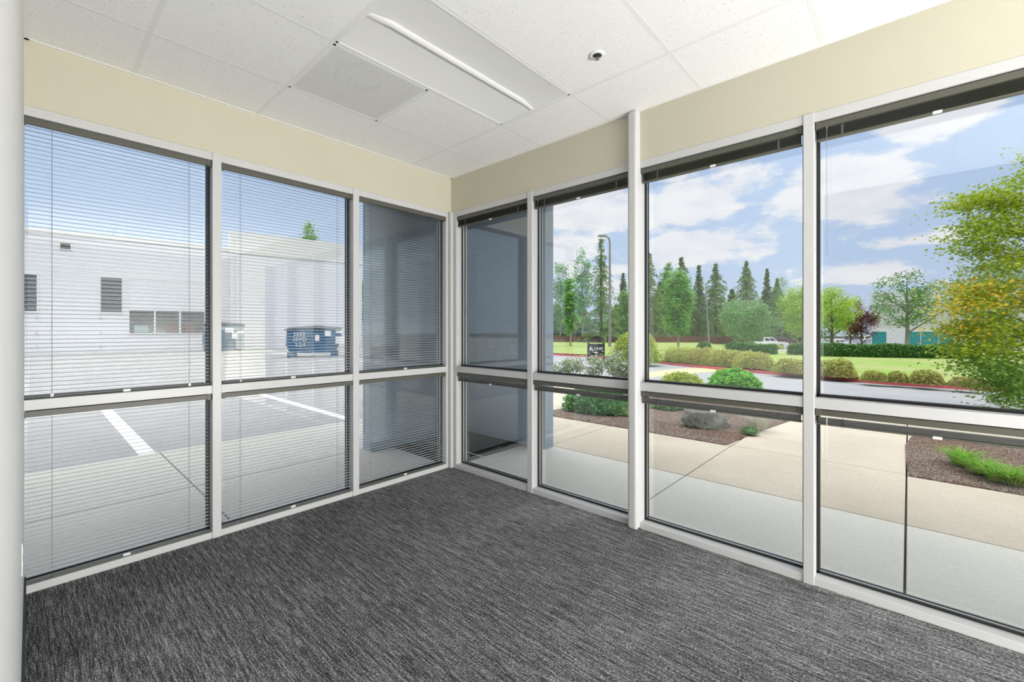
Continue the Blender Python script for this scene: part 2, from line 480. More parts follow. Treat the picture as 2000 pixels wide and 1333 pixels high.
def lettering(text, size, mat, parent, M3, name='lettering', depth=.003):
    cu = bpy.data.curves.new(name, 'FONT'); cu.body = text; cu.size = size; cu.extrude = depth; cu.align_x = 'CENTER'; cu.align_y = 'CENTER'
    tmp = bpy.data.objects.new('tmp', cu); COL.objects.link(tmp)
    dg = bpy.context.evaluated_depsgraph_get(); me = bpy.data.meshes.new_from_object(tmp.evaluated_get(dg))
    bpy.data.objects.remove(tmp); me.materials.clear(); me.materials.append(mat)
    c, u, n = M3     # centre, reading direction, outward normal (world, relative to parent)
    c = [a - b for a, b in zip(c, wloc(parent))]
    for v in me.vertices:
        x, y, z = v.co; v.co = (c[0] + u[0] * x + n[0] * z, c[1] + u[1] * x + n[1] * z, c[2] + y + n[2] * z)
    o = bpy.data.objects.new(name, me); COL.objects.link(o); o.parent = parent; return o


# ================================================================== THE ROOM
H = 2.86; YB = -2.827; XE = 7.6
HD0, HD1 = 2.47, 2.52; MR0, MR1 = .945, 1.0; SL = .042
struct(MB().box((-.15, YB - .2, -.05), (XE + .2, .16, 0)).build('floor', MT['carpet']), 'grey striped loop pile carpet floor', 'floor')
# ceiling: suspended tiles around the light and the air panel
LX0, LX1, LY0, LY1 = 1.157, 1.765, -1.74, -.497      # troffer opening
VX0, VX1, VY0, VY1 = .535, 1.14, -1.74, -1.135       # diffuser opening
c = MB()
xs = sorted([-.15, VX0, VX1, LX0, LX1, XE + .2]); ys = sorted([YB - .2, LY0, VY1, LY1, .16])
sprc = at(1166, 107, H)
for i in range(len(xs) - 1):
    for j in range(len(ys) - 1):
        mx, my = (xs[i] + xs[i + 1]) / 2, (ys[j] + ys[j + 1]) / 2
        if LX0 < mx < LX1 and LY0 < my < LY1: continue
        if VX0 < mx < VX1 and VY0 < my < VY1: continue
        c.box((xs[i], ys[j], H), (xs[i + 1], ys[j + 1], H + .02))
ceil = struct(c.build('ceiling', MT['tile']), 'white speckled acoustic tile ceiling', 'ceiling')
g = MB()
t = .0115
for x, y0, y1 in ((VX0 - .006, YB, 0), (LX0 - .008, YB, 0), (LX1 + .008, YB, 0), (2.405, YB, 0), (3.03, YB, 0), (3.64, YB, 0), (4.25, YB, 0)):
    g.box((x - t, y0, H - .0005), (x + t, y1, H + .001))
for y, x0, x1 in ((-.485, 0, XE), (-1.748, 0, XE), (VY1 + .006, VX0, LX0), (-2.4, 0, LX0)):
    g.box((x0, y - t, H - .0007), (x1, y + t, H + .001))
g.build('ceiling_grid', MT['tee'], ceil)
a = MB(); a.box((0, YB, H - .003), (.018, 0, H + .001)); a.box((0, -.018, H - .003), (XE, 0, H + .001)); a.box((0, YB, H - .003), (XE, YB + .018, H + .001))
a.build('edge_angle', MT['lampw'], ceil)
# walls
struct(MB().box((-.15, YB, HD1), (0, .15, 3.2)).build('wall_west', MT['cream']), 'cream wall band above the blind-covered windows', 'wall')
struct(MB().box((0, 0, HD1), (XE, .15, 3.2)).build('wall_north', MT['cream']), 'cream wall band above the clear windows', 'wall')
struct(MB().box((4.97, 0, 0), (XE, .15, HD1)).build('wall_north_end', MT['cream']), 'cream wall beyond the clear windows, behind the viewer', 'wall')
struct(MB().box((-.15, YB - .12, -.02), (2.66, YB, 3.1)).build('wall_south', MT['white']), 'white wall at the left edge of the picture', 'wall')
struct(MB().box((4.5, YB - .12, -.02), (XE, YB, 3.1)).build('wall_south_end', MT['white']), 'white wall beyond the doorway behind the viewer', 'wall')
hl = MB(); hl.box((2.56, YB - 2.6, -.02), (2.66, YB - .12, 3.1)); hl.box((4.5, YB - 2.6, -.02), (4.6, YB - .12, 3.1)); hl.box((2.56, YB - 2.7, -.02), (4.6, YB - 2.6, 3.1)); hl.box((2.56, YB - 2.7, -.05), (4.6, YB - .12, 0)); hl.box((2.56, YB - 2.7, H), (4.6, YB - .12, H + .05))
struct(hl.build('wall_added_hall', MT['hall']), 'unseen dark-coloured hallway added behind the viewer against window reflections', 'wall')  # hall added out of view so the rightmost window reflects something dark
struct(MB().box((XE, YB - .12, -.02), (XE + .12, .15, 3.1)).build('wall_east', MT['white']), 'white wall behind the viewer', 'wall')
struct(MB().box((.02, YB, 0), (2.66, YB + .008, .1)).build('baseboard_south', MT['base']), 'dark rubber baseboard under the white wall', 'baseboard')

# frames: mullion spans along each wall
LM = [(-2.008, -1.957), (-1.034, -.982), (-.06, 0)]
RM = [(0, .077), (.993, 1.045), (1.94, 2.0), (2.94, 2.99), (3.93, 3.98), (4.92, 4.97), (5.55, 5.6)]
DP = .12


def fbox(mb, side, a, b, d0, d1, z0, z1):
    # side 'W': along y at x=-d ; side 'N': along x at y=+d
    if side == 'W': mb.box((-d0, a, z0), (-d1, b, z1))
    else: mb.box((a, d0, z0), (b, d1, z1))
    return mb


trim_n = [0]


def mull(side, a, b, label, z1=HD1, proud=.006):
    trim_n[0] += 1
    o = fbox(MB(), side, a, b, -proud, DP + .02, 0, z1).build('trim_%d' % trim_n[0], MT['alu'], bevel=.003)
    struct(o, label, 'mullion')


mull('W', -2.008, -1.957, 'white window mullion between the first and second blind-covered windows')
mull('W', -1.034, -.982, 'white window mullion between the second blind-covered window and the corner one')
mull('N', .993, 1.045, 'white window mullion right of the narrow corner window')
mull('N', 2.94, 2.99, 'white window mullion left of the rightmost clear window')
mull('N', 3.93, 3.98, 'white window mullion past the right edge of the picture')
mull('N', 4.92, 4.97, 'white window mullion behind the viewer')
trim_n[0] += 1
o = MB().box((1.93, -.052, 0), (2.0, .13, H)).build('trim_%d' % trim_n[0], MT['alu'], bevel=.018)
struct(o, 'white post cover running from carpet to ceiling between the clear windows', 'post')
trim_n[0] += 1
cp = MB(); cp.box((-.14, -.03, 0), (.03, .14, HD1)); cp.box((-.14, -.06, 0), (-.002, -.034, HD1)); cp.box((.034, .002, 0), (.077, .14, HD1))
struct(cp.build('trim_%d' % trim_n[0], MT['alu'], bevel=.003), 'white corner post where the two window walls meet', 'post')


def window(num, side, a, b, label):
    w = thing('window_%d' % num, label, 'window', kind='structure')
    def fr(n, z0, z1, proud=.0):
        fbox(MB(), side, a, b, -proud, DP, z0, z1).build(n, MT['alu'], w, bevel=.0025)
    fr('head_rail', HD0, HD1); fr('middle_rail', MR0, MR1); fr('sill_rail', 0, SL)
    jb = MB(); fbox(jb, side, a, a + .004, .0, DP, SL, HD0); fbox(jb, side, b - .004, b, .0, DP, SL, HD0)
    for z0, z1 in ((SL, MR0), (MR1, HD0)):
        G = MB(); W2 = .013
        for d0, d1 in ((.068, .080), (.098, .112)):
            fbox(G, side, a, b, d0, d1, z0, z0 + W2); fbox(G, side, a, b, d0, d1, z1 - W2, z1)
            fbox(G, side, a, a + W2, d0, d1, z0, z1); fbox(G, side, b - W2, b, d0, d1, z0, z1)
        G.build('gasket', MT['black'], w)
        G = MB()
        fbox(G, side, a, b, .081, .097, z0, z0 + W2 * .8); fbox(G, side, a, b, .081, .097, z1 - W2 * .8, z1)
        fbox(G, side, a, a + W2 * .8, .081, .097, z0, z1); fbox(G, side, b - W2 * .8, b, .081, .097, z0, z1)
        G.build('spacer', MT['silver'], w)
        fbox(MB(), side, a + .002, b - .002, .086, .092, z0 + .002, z1 - .002).build('glass_pane', MT['glass'], w)
    return w


WB = [('W', -2.845, -2.008), ('W', -1.957, -1.034), ('W', -.982, -.06), ('N', .077, .993), ('N', 1.045, 1.93), ('N', 2.0, 2.94), ('N', 2.99, 3.93), ('N', 3.98, 4.92)]
WL = ['window with lowered blinds at the left edge, beside the white wall', 'second window with lowered blinds, dumpster seen through it',
      'window with lowered blinds next to the corner post', 'narrow clear window right of the corner post',
      'clear window left of the floor-to-ceiling post', 'clear window right of the floor-to-ceiling post', 'rightmost clear window in the picture',
      'clear window past the right edge of the picture']
for i, ((s_, a, b), l) in enumerate(zip(WB, WL)): window(i + 1, s_, a, b, l)


# ------------------------------------------------------------------ blinds
def blind(side, a, b, ztop, zbot, lowered, tilt, label, group, wand=0., wandpos='a'):
    """mini blind hung in the reveal between a and b"""
    cpos = ((0 - .03), (a + b) / 2, ztop) if side == 'W' else ((a + b) / 2, .03, ztop)
    T = thing('mini_blind', label, 'blind', cpos, group)
    e = .007
    hr = MB(); fbox(hr, side, a + e, b - e, .010, .040, ztop - .036, ztop - .005)
    h = hr.build('headrail', MT['rail'], T, bevel=.002)
    for q0, q1 in ((a + .002, a + .022), (b - .022, b - .002)):
        fbox(MB(), side, q0, q1, .007, .043, ztop - .040, ztop - .001).build('end_bracket', MT['rail'], T, bevel=.001)
    dc = .027; hw = .0115
    zs = ztop - .042
    sl = MB()

    def slat(z, tl, k=5):
        # curved slat cross-section, tilt: outer edge up for positive
        P = []
        for i in range(k):
            q = -1 + 2 * i / (k - 1); d = q * hw; cr = .0012 * (1 - q * q)
            dd = d * math.cos(tl) - cr * math.sin(tl); zz = d * math.sin(tl) + cr * math.cos(tl)
            P.append((dc + dd, z + zz))
        th = .00014
        for a0, b0 in ((a + e + .004, b - e - .004),):
            v = []
            for (d, zz) in P:
                for off in (th, -th):
                    for q in (a0, b0): v.append((-d, q, zz + off) if side == 'W' else (q, d, zz + off))
            f = []
            for i in range(k - 1):
                n0, n1 = i * 4, (i + 1) * 4
                f += [(n0, n0 + 1, n1 + 1, n1), (n0 + 2, n1 + 2, n1 + 3, n0 + 3)]
            f += [(0, 2, 3, 1), ((k - 1) * 4, (k - 1) * 4 + 1, (k - 1) * 4 + 3, (k - 1) * 4 + 2)]
            sl.add(v, f)
    if lowered:
        zb = zbot + .018; n = int((zs - zb) / .0225)
        for i in range(n): slat(zs - .006 - i * (zs - zb - .006) / n, tilt)
    else:
        n = 30 if ztop > 2 else 17; z2 = zs - (.001 if ztop > 2 else .006); zb = z2 - n * .0016
        for i in range(n): slat(z2 - i * .0016, 0)
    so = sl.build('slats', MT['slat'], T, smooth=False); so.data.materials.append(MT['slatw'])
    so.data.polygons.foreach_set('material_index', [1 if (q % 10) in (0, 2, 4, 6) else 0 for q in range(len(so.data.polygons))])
    br = MB(); fbox(br, side, a + e, b - e, dc - .012, dc + .012, zb - .012, zb - .002)
    br.build('bottom_rail', MT['rail'], T, bevel=.003)
    inset = .115
    for q in (a + inset, b - inset):
        zlo = zb - .004
        for d in (dc - hw - .0008, dc + hw + .0008):
            cd = MB()
            P0 = (-d, q, ztop - .04) if side == 'W' else (q, d, ztop - .04)
            P1 = (-d, q, zlo) if side == 'W' else (q, d, zlo)
            cd.tube([P0, P1], .0007, 5)
            cd.build('ladder_cord', MT['cord'], T)
        ck = MB(); fbox(ck, side, q - .006, q + .006, dc - hw - .003, dc - hw + .001, (zb - .012), (zb + .004) if lowered else ztop - .046)
        ck.build('cord_clip', MT['clear'], T)
    m = (a + b) / 2
    fbox(MB(), side, m - .016, m + .016, dc - hw - .002, dc - hw + .004, zb - .014, zb - .001).build('hold_down_clip', MT['plate'], T)
    if wand:
        q = a + .05 if wandpos == 'a' else b - .05
        P = lambda z: (-.006, q, z) if side == 'W' else (q, .006, z)
        wd = MB().tube([P(ztop - .05), P(ztop - .05 - wand)], .0028, 6).build('tilt_wand', MT['clear'], T)
        P2 = lambda z: (-.012, q, z) if side == 'W' else (q, .012, z)
        MB().tube([P2(ztop - .032), P(ztop - .055)], .0015, 5).build('wand_hook', MT['steel'], wd)
    return T


GL = 'lowered mini blinds on the left window wall'; GR = 'raised mini blinds on the right window wall'
lab = [('lowered slatted blind in the upper part of the leftmost window', 'lowered slatted blind in the lower part of the leftmost window'),
       ('lowered slatted blind in the upper window with the dumpster behind', 'lowered slatted blind in the lower pane below the dumpster view'),
       ('lowered slatted blind in the upper pane left of the corner post', 'lowered slatted blind in the lower pane left of the corner post'),
       ('raised blind stack at the head of the narrow window right of the corner', 'raised blind stack under the middle rail of the narrow window right of the corner'),
       ('raised blind stack at the head of the window left of the floor-to-ceiling post', 'raised blind stack under the middle rail left of the floor-to-ceiling post'),
       ('raised blind stack at the head of the window right of the floor-to-ceiling post', 'raised blind stack under the middle rail right of the floor-to-ceiling post'),
       ('raised blind stack at the head of the rightmost window with a long wand', 'raised blind stack under the middle rail of the rightmost window')]
UT, LT = math.radians(9), math.radians(-5)
for i, (s_, a, b) in enumerate(WB[:7]):
    low = s_ == 'W'
    wu, wl = ((0, 0), (0, 0), (.45, .4), (0, 0), (.47, .30), (0, .0), (.66, .30))[i]
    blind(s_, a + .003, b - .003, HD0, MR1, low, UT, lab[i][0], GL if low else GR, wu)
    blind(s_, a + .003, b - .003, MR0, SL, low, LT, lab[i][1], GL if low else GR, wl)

# ------------------------------------------------------------------ ceiling light
T = thing('ceiling_light', 'large flush white ceiling light panel with a raised centre ridge', 'light', ((LX0 + LX1) / 2, (LY0 + LY1) / 2, H))
f = MB(); e = .012
for A, B in (((LX0, LY0), (LX0 + e, LY1)), ((LX1 - e, LY0), (LX1, LY1)), ((LX0, LY0), (LX1, LY0 + e)), ((LX0, LY1 - e), (LX1, LY1))):
    f.box((A[0], A[1], H - .001), (B[0], B[1], H + .004))
f.build('light_frame', MT['lampw'], T)
# reflector: curved panels rising from both long sides towards the centre, sloping ends
xc = (LX0 + LX1) / 2; ww = (LX1 - LX0) / 2 - e
prof = [(-1, 0), (-.85, .008), (-.6, .016), (-.35, .022), (-.12, .025), (-.07, .024), (0, .004), (.07, .024), (.12, .025), (.35, .022), (.6, .016), (.85, .008), (1, 0)]


def troff(sel, name, mat):
    pr = [prof[i] for i in sel]; rows = []; y0, y1 = LY0 + e, LY1 - e
    for y, k in ((y0, 0), (y0 + .12, 1), (y1 - .12, 1), (y1, 0)):
        rows.append([(xc + u * ww, y, H + .001 + z * k) for u, z in pr])
    v = [p for r in rows for p in r]; n = len(pr)
    fc = [(i * n + j, i * n + j + 1, (i + 1) * n + j + 1, (i + 1) * n + j) for i in range(3) for j in range(n - 1)]
    return MB().add(v, fc).build(name, mat, T, smooth=True)


troff(range(0, 6), 'reflector', MT['lampw']); troff(range(7, 13), 'reflector', MT['lampw'])
troff(range(5, 8), 'lens', MT['lens'])
bx = MB(); bx.box((LX0, LY0, H + .075), (LX1, LY1, H + .08))
for A, B in (((LX0 - .002, LY0), (LX0, LY1)), ((LX1, LY0), (LX1 + .002, LY1)), ((LX0, LY0 - .002), (LX1, LY0)), ((LX0, LY1), (LX1, LY1 + .002))):
    bx.box((A[0], A[1], H + .004), (B[0], B[1], H + .08))
bx.build('light_housing', MT['lampw'], T)

# air panel
T = thing('air_vent', 'square perforated white air return panel beside the ceiling light', 'vent', ((VX0 + VX1) / 2, (VY0 + VY1) / 2, H))
f = MB(); e = .014
for A, B in (((VX0, VY0), (VX0 + e, VY1)), ((VX1 - e, VY0), (VX1, VY1)), ((VX0, VY0), (VX1, VY0 + e)), ((VX0, VY1 - e), (VX1, VY1))):
    f.box((A[0], A[1], H - .001), (B[0], B[1], H + .004))
f.build('vent_frame', MT['lampw'], T)
MB().add([(VX0 + e, VY0 + e, H), (VX1 - e, VY0 + e, H), (VX1 - e, VY1 - e, H), (VX0 + e, VY1 - e, H)], [(0, 1, 2, 3)]).build('perforated_face', MT['perf'], T)
vx, vy = (VX0 + VX1) / 2, (VY0 + VY1) / 2
bx = MB(); bx.box((VX0, VY0, H + .09), (VX1, VY1, H + .095))
for A, B in (((VX0 - .002, VY0), (VX0, VY1)), ((VX1, VY0), (VX1 + .002, VY1)), ((VX0, VY0 - .002), (VX1, VY0)), ((VX0, VY1), (VX1, VY1 + .002))):
    bx.box((A[0], A[1], H + .004), (B[0], B[1], H + .095))
bx.build('vent_box', MT['duct'], T)
dm = MB(); dm.lathe([(.14, H + .088), (.14, H + .05), (.135, H + .05), (.135, H + .088)], (vx, vy, 0), 28)
for k in range(5): dm.box((vx - .1, vy - .1 + k * .045, H + .045), (vx - .01, vy - .08 + k * .045, H + .05))
dm.build('damper', MT['dark'], T)

# sprinkler
T = thing('fire_sprinkler', 'recessed ceiling fire sprinkler with white ring and dark cup', 'sprinkler', (sprc[0], sprc[1], H))
sx, sy = sprc[0], sprc[1]
MB().lathe([(.024, H - .006), (.031, H - .008), (.041, H - .005), (.043, H - .0005), (.024, H - .0005), (.024, H - .006)], (sx, sy, 0), 32).build('ring', MT['plate'], T, smooth=True)
MB().lathe([(.0005, H - .0009), (.0245, H - .0009), (.0245, H - .003), (.0005, H - .003)], (sx, sy, 0), 28).build('cup', MT['dark'], T)
fr = MB(); fr.tube([(sx - .009, sy, H - .002), (sx - .011, sy, H - .012), (sx, sy, H - .024)], .0014, 6); fr.tube([(sx + .009, sy, H - .002), (sx + .011, sy, H - .012), (sx, sy, H - .024)], .0014, 6)
fr.tube([(sx, sy, H - .002), (sx, sy, H - .020)], .0022, 6)
fr.build('frame_arms', MT['steel'], T)
d = MB()
for k in range(10):
    a = k * math.pi / 5; d.box((-.001, -.001, 0), (0, 0, 0)) if False else None
    ca, sa = math.cos(a), math.sin(a)
    d.add([(sx + ca * .004 - sa * .002, sy + sa * .004 + ca * .002, H - .024), (sx + ca * .004 + sa * .002, sy + sa * .004 - ca * .002, H - .024),
           (sx + ca * .014 + sa * .003, sy + sa * .014 - ca * .003, H - .026), (sx + ca * .014 - sa * .003, sy + sa * .014 + ca * .003, H - .026)], [(0, 1, 2, 3)])
d.lathe([(.0005, H - .0245), (.006, H - .0245), (.006, H - .023), (.0005, H - .023)], (sx, sy, 0), 12)
d.build('deflector', MT['steel'], T)

# plates on the white wall
T = thing('wall_outlet', 'white power outlet plate low on the white wall at the left edge', 'outlet', (.87, YB, .5))
MB().box((.835, YB, .44), (.905, YB + .003, .56)).build('cover_plate', MT['plate'], T, bevel=.001)
for z in (.475, .525): MB().box((.855, YB + .002, z - .013), (.885, YB + .0038, z + .013)).build('socket', MT['plate'], T, bevel=.0008)

# ================================================================== OUTSIDE: shell of this building
G0 = -.06
pz1 = 3.06
o = MB().prism([(-1.44, -.15), (-1.27, -.15), (-1.27, 1.30), (.17, 1.30), (.17, 1.455), (-1.44, 1.455)], G0, pz1).build('wall_pier', MT['pier'])
struct(o, 'blue-grey L-shaped concrete corner pier outside the room corner', 'pier')
sf = MB().box((-1.5, -9, pz1), (9, 1.5, 3.9)).build('ceiling_overhang', MT['soffit'])
struct(sf, 'roof overhang carried by the corner pier', 'roof')
struct(MB().box((XE + .12, -9, G0), (9, .15, pz1)).build('wall_wing', MT['pier']), 'outer wall of the building behind the viewer', 'wall')
struct(MB().box((-.15, -9, G0), (2.5, YB - .12, pz1)).box((4.7, -9, G0), (XE + .12, YB - .12, pz1)).box((2.5, -9, G0), (4.7, YB - 2.8, pz1)).build('wall_wing_south', MT['pier']), 'outer wall of the building beyond the white wall', 'wall')


# ------------------------------------------------------------------ ground
def fall(p):
    q = np.array([p[0], p[1], 0]) - np.array([CAMP[0], CAMP[1], 0]); d = q @ DV; a = (q @ RV) / max(d, .1)
    S_ = lambda t: (lambda u: u * u * (3 - 2 * u))(min(1, max(0, t)))
    return -1.95 * S_((d - 24) / 32) * S_((a - .44) / .12)


struct(MB().box((-300, -300, -3.2), (300, 300, -2.6)).build('ground', MT['soil']), 'earth under the site', 'ground')
struct(MB().prism([(-90, -50), (-3.1, -50), (-3.1, 4.5), tuple(far(962, 30)[:2]), tuple(far(962, 90)[:2]), (-90, 60)], -.3, -.075).build('parking_lot', MT['asph']), 'worn grey asphalt lot outside the blind-covered windows', 'asphalt')


def slabs(name, mat, xs, ys, label, z=G0, gap=.006):
    m = MB()
    for i in range(len(xs) - 1):
        for j in range(len(ys) - 1): m.box((xs[i] + gap, ys[j] + gap, z - .12), (xs[i + 1] - gap, ys[j + 1] - gap, z))
    struct(m.build(name, mat, bevel=.006), label, 'walkway')


slabs('walkway', MT['cgrey'], [-1.45, .1, 1.75, 3.345, 4.95, 6.5, 9], [.12, 1.485], 'grey concrete walkway strip along the clear windows')
slabs('walkway_side', MT['cside'], [-3.09, -1.45, -.14], [-9, -6.6, -4.2, -1.8, .6, 1.485], 'pale concrete walkway outside the blind-covered windows')
slabs('walkway_front', MT['cbeige'], [-3.09, -1.3, .1, 1.75, 3.345, 4.95, 6.5, 9], [1.485, 2.98], 'beige concrete walkway between grey strip and mulch beds')
# joints are darker underneath
struct(MB().box((-3.09, -9, -.3), (9, 2.98, G0 - .03)).build('walkway_bedding', MT['soil']), 'dark bedding seen in the walkway joints', 'ground')

fark = [(940, 687), (1000, 690), (1075, 694), (1150, 698.5), (1215, 703), (1270, 709), (1330, 715.5), (1400, 722.5), (1480, 729.5), (1560, 737), (1640, 744), (1720, 751), (1800, 756.5), (1880, 761.5), (1965, 767), (2060, 773), (2200, 782)]
neark = [(940, 724), (1075, 732), (1150, 737), (1230, 743), (1290, 752), (1400, 762), (1568, 779), (1700, 793), (1850, 810), (2000, 828), (2200, 855)]


def resamp(pl, k=8):
    out = []
    for i in range(len(pl) - 1):
        for j in range(k): t = j / k; out.append((pl[i][0] * (1 - t) + pl[i + 1][0] * t, pl[i][1] * (1 - t) + pl[i + 1][1] * t))
    out.append(pl[-1]); return out


FK = [at(x, y, -.08) for x, y in fark]; NK = [at(x, y, -.08) for x, y in neark]
poly = [(p[0], p[1]) for p in NK] + [(p[0], p[1]) for p in FK][::-1]
struct(MB().prism(poly, -.35, -.08).build('road', MT['road']), 'grey asphalt drive between the beds and the lawn', 'road')


def kerb(pts, w, z0, z1, name, label, mat):
    m = MB(); P = [np.array(p[:2]) for p in pts]; n = len(P); L2 = []; R2 = []
    for i in range(n):
        t = P[min(i + 1, n - 1)] - P[max(i - 1, 0)]; t /= np.linalg.norm(t); q = np.array([-t[1], t[0]]); L2.append(P[i]); R2.append(P[i] + q * w)
    v = [(*a, z0) for a in L2] + [(*a, z1) for a in L2] + [(*a, z1) for a in R2] + [(*a, z0) for a in R2]
    f = []
    for i in range(n - 1):
        for k in range(3): f.append((k * n + i, k * n + i + 1, (k + 1) * n + i + 1, (k + 1) * n + i))
    m.add(v, f)
    return struct(m.build(name, mat), label, 'kerb')


kerb(FK, .12, -.3, .015, 'kerb', 'red painted kerb along the lawn', MT['paintr'])
kerb(NK, -.15, -.3, .0, 'kerb_near', 'low kerb on the near side of the drive', MT['cbeige'])
# yellow paved patch across the drive
yp = [at(1230, 735, -.08), at(1272, 737.5, -.08), at(1340, 731, -.08), at(1432, 722.3 + 1.5, -.08), at(1372, 719.8, -.08), at(1330, 720.5, -.08), at(1268, 727, -.08), at(1225, 731, -.08)]
struct(MB().prism([(p[0], p[1]) for p in yp], -.1, -.074).build('paving_patch', MT['painty']), 'yellow paved strip crossing the drive', 'paving')

# lawn fan from the kerb outwards
kp = resamp(fark, 4); rows = []
ds = np.concatenate([np.linspace(0, 1, 14), np.linspace(1.15, 4, 12)])
base = [at(x, y, -.08) for x, y in kp]
LV = []
for p in base:
    d0 = (p - CAMP) @ DV; r = (p - CAMP) / d0; r[2] = 0
    for t in ds:
        d = d0 + .06 + t * 22
        q = np.array([CAMP[0], CAMP[1], 0]) + r * d
        LV.append((q[0], q[1], .05 * min(1, 1) + fall(q) + (.25 * math.sin(min(1, t * 2) * math.pi) * .3 if d0 < 20 else 0)))
nd = len(ds); LF = [(i * nd + j, (i + 1) * nd + j, (i + 1) * nd + j + 1, i * nd + j + 1) for i in range(len(base) - 1) for j in range(nd - 1)]
ob = MB().add(LV, LF).build('lawn', MT['lawn'], smooth=True); struct(ob, 'green and tan lawn beyond the red kerb', 'lawn')


def gz(px, d):      # lawn level at a picture column and distance
    p = far(px, d, 0); return np.array([p[0], p[1], .05 + fall(p)])


lot = MB(); v = []; cols = np.linspace(1500, 2300, 30)
for x in cols:
    for d in (50, 60, 75, 100, 150): p = gz(x, d); v.append((p[0], p[1], p[2] + .04))
lot.add(v, [(i * 5 + j, (i + 1) * 5 + j, (i + 1) * 5 + j + 1, i * 5 + j + 1) for i in range(29) for j in range(4)])
struct(lot.build('far_lot', MT['road']), 'car park beyond the hedges', 'asphalt')


# mulch beds
def bed(name, poly, label, z=-.048, hgt=.05):
    P = np.array([(p[0], p[1]) for p in poly]); x0, y0 = P.min(0); x1, y1 = P.max(0)
    m = MB(); n = len(P); ct = P.mean(0)
    m.prism([tuple(p) for p in P], -.3, z)
    return struct(m.build(name, MT['mulch']), label, 'mulch bed')


b1 = [(-3.0, 2.93), (1.70, 2.93), (1.80, 3.9), (2.02, 5.3), at(1590, 797), at(1640, 789)] + [at(1568, 780.5), at(1400, 763.5), at(1290, 753.5), at(1230, 744.5), at(1150, 742), at(1122, 760), at(1130, 797)] + [at(1077, 803), at(980, 797)]
bed('mulch_bed', b1, 'bark mulch bed with the boulder')
b1b = [at(940, 726), at(1075, 733), at(1150, 738), at(1225, 744), at(1150, 744), at(1075, 743), at(940, 737)]
bed('mulch_bed_back', b1b, 'mulch strip under the rose bushes', z=-.045)
b2 = [(3.36, 2.91), (9, 2.91), (9, 6), at(2000, 879), at(1985, 868), at(1900, 858), at(1800, 843), (3.42, 5.35), (3.33, 4.4), (3.34, 3.5)]
bed('mulch_bed_right', b2, 'bark mulch bed behind the rightmost window')
slabs('walkway_outer', MT['cbeige'], [-3.5, -1.3, .1, 1.75, 3.345, 9], [2.99, 5.0, 7.2], 'beige walkway between the mulch beds', z=-.063)

# parking stripes
for k, (y, lb) in enumerate(((-1.9, 'white parking line nearest the leftmost window'), (.62, 'white parking line seen through the second window'), (3.1, 'white parking line beyond the pier'))):
    o = MB().box((-8.3, y - .075, -.078), (-3.1, y + .075, -.072)).build('parking_line', MT['paintw'], origin=(-5.7, y, -.075)); tag(o, lb, 'road marking', 'parking lines')


# ------------------------------------------------------------------ foliage
def rot_rand(n):
    q = RNG.normal(size=(n, 4)); q /= np.linalg.norm(q, axis=1)[:, None]; w, x, y, z = q.T
    return np.stack([np.stack([1 - 2 * (y * y + z * z), 2 * (x * y - z * w), 2 * (x * z + y * w)], 1),
                     np.stack([2 * (x * y + z * w), 1 - 2 * (x * x + z * z), 2 * (y * z - x * w)], 1),
                     np.stack([2 * (x * z - y * w), 2 * (y * z + x * w), 1 - 2 * (x * x + y * y)], 1)], 1)


LEAF = np.array([(-.5, 0, 0), (-.1, .28, .03), (.5, 0, -.04), (-.1, -.28, .03)])
STAR = []
for i in range(7):
    a = (i - 3) * .62; l = (1 - .13 * abs(i - 3))
    STAR.append((math.cos(a) * l * .6, math.sin(a) * l * .6, -.04 * l))
    if i < 6: a2 = a + .31; STAR.append((math.cos(a2) * .26, math.sin(a2) * .26, 0))
STAR.append((-.12, 0, 0)); STAR = np.array(STAR)


def leaves(P, size, flat=0., shape=LEAF, jit=.35):
    n = len(P); Rm = rot_rand(n)
    if flat:
        a = RNG.uniform(0, 2 * np.pi, n); t = RNG.normal(0, 1 - flat, n); u = RNG.normal(0, 1 - flat, n)
        ca, sa = np.cos(a), np.sin(a); Z = np.stack([np.sin(t), np.sin(u), np.ones(n)], 1); Z /= np.linalg.norm(Z, axis=1)[:, None]
        X = np.stack([ca, sa, np.zeros(n)], 1); X -= Z * (X * Z).sum(1)[:, None]; X /= np.linalg.norm(X, axis=1)[:, None]
        Y = np.cross(Z, X); Rm = np.stack([X, Y, Z], 2)
    s = size * RNG.uniform(1 - jit, 1 + jit, n)
    return np.einsum('nij,kj->nki', Rm, shape) * s[:, None, None] + P[:, None, :]


def clumps(c, r, ncl, per, cr, shell=.6, cut=None):
    """leaf points in clumps inside an ellipsoid of centre c and radii r"""
    D_ = RNG.normal(size=(ncl, 3)); D_ /= np.linalg.norm(D_, axis=1)[:, None]
    q = RNG.uniform(shell ** 3, 1, ncl) ** (1 / 3); C = D_ * q[:, None] * np.array(r) + np.array(c)
    P = C[:, None, :] + RNG.normal(size=(ncl, per, 3)) * np.array(cr)
    P = P.reshape(-1, 3)
    if cut is not None: P = P[P[:, 2] > cut]
    return P


def trunk_mb(h, r, lean=0., fork=None):
    m = MB(); m.tube([(0, 0, -.1), (lean * .3, 0, h * .5), (lean, 0, h)], [r, r * .8, r * .35], 8); return m


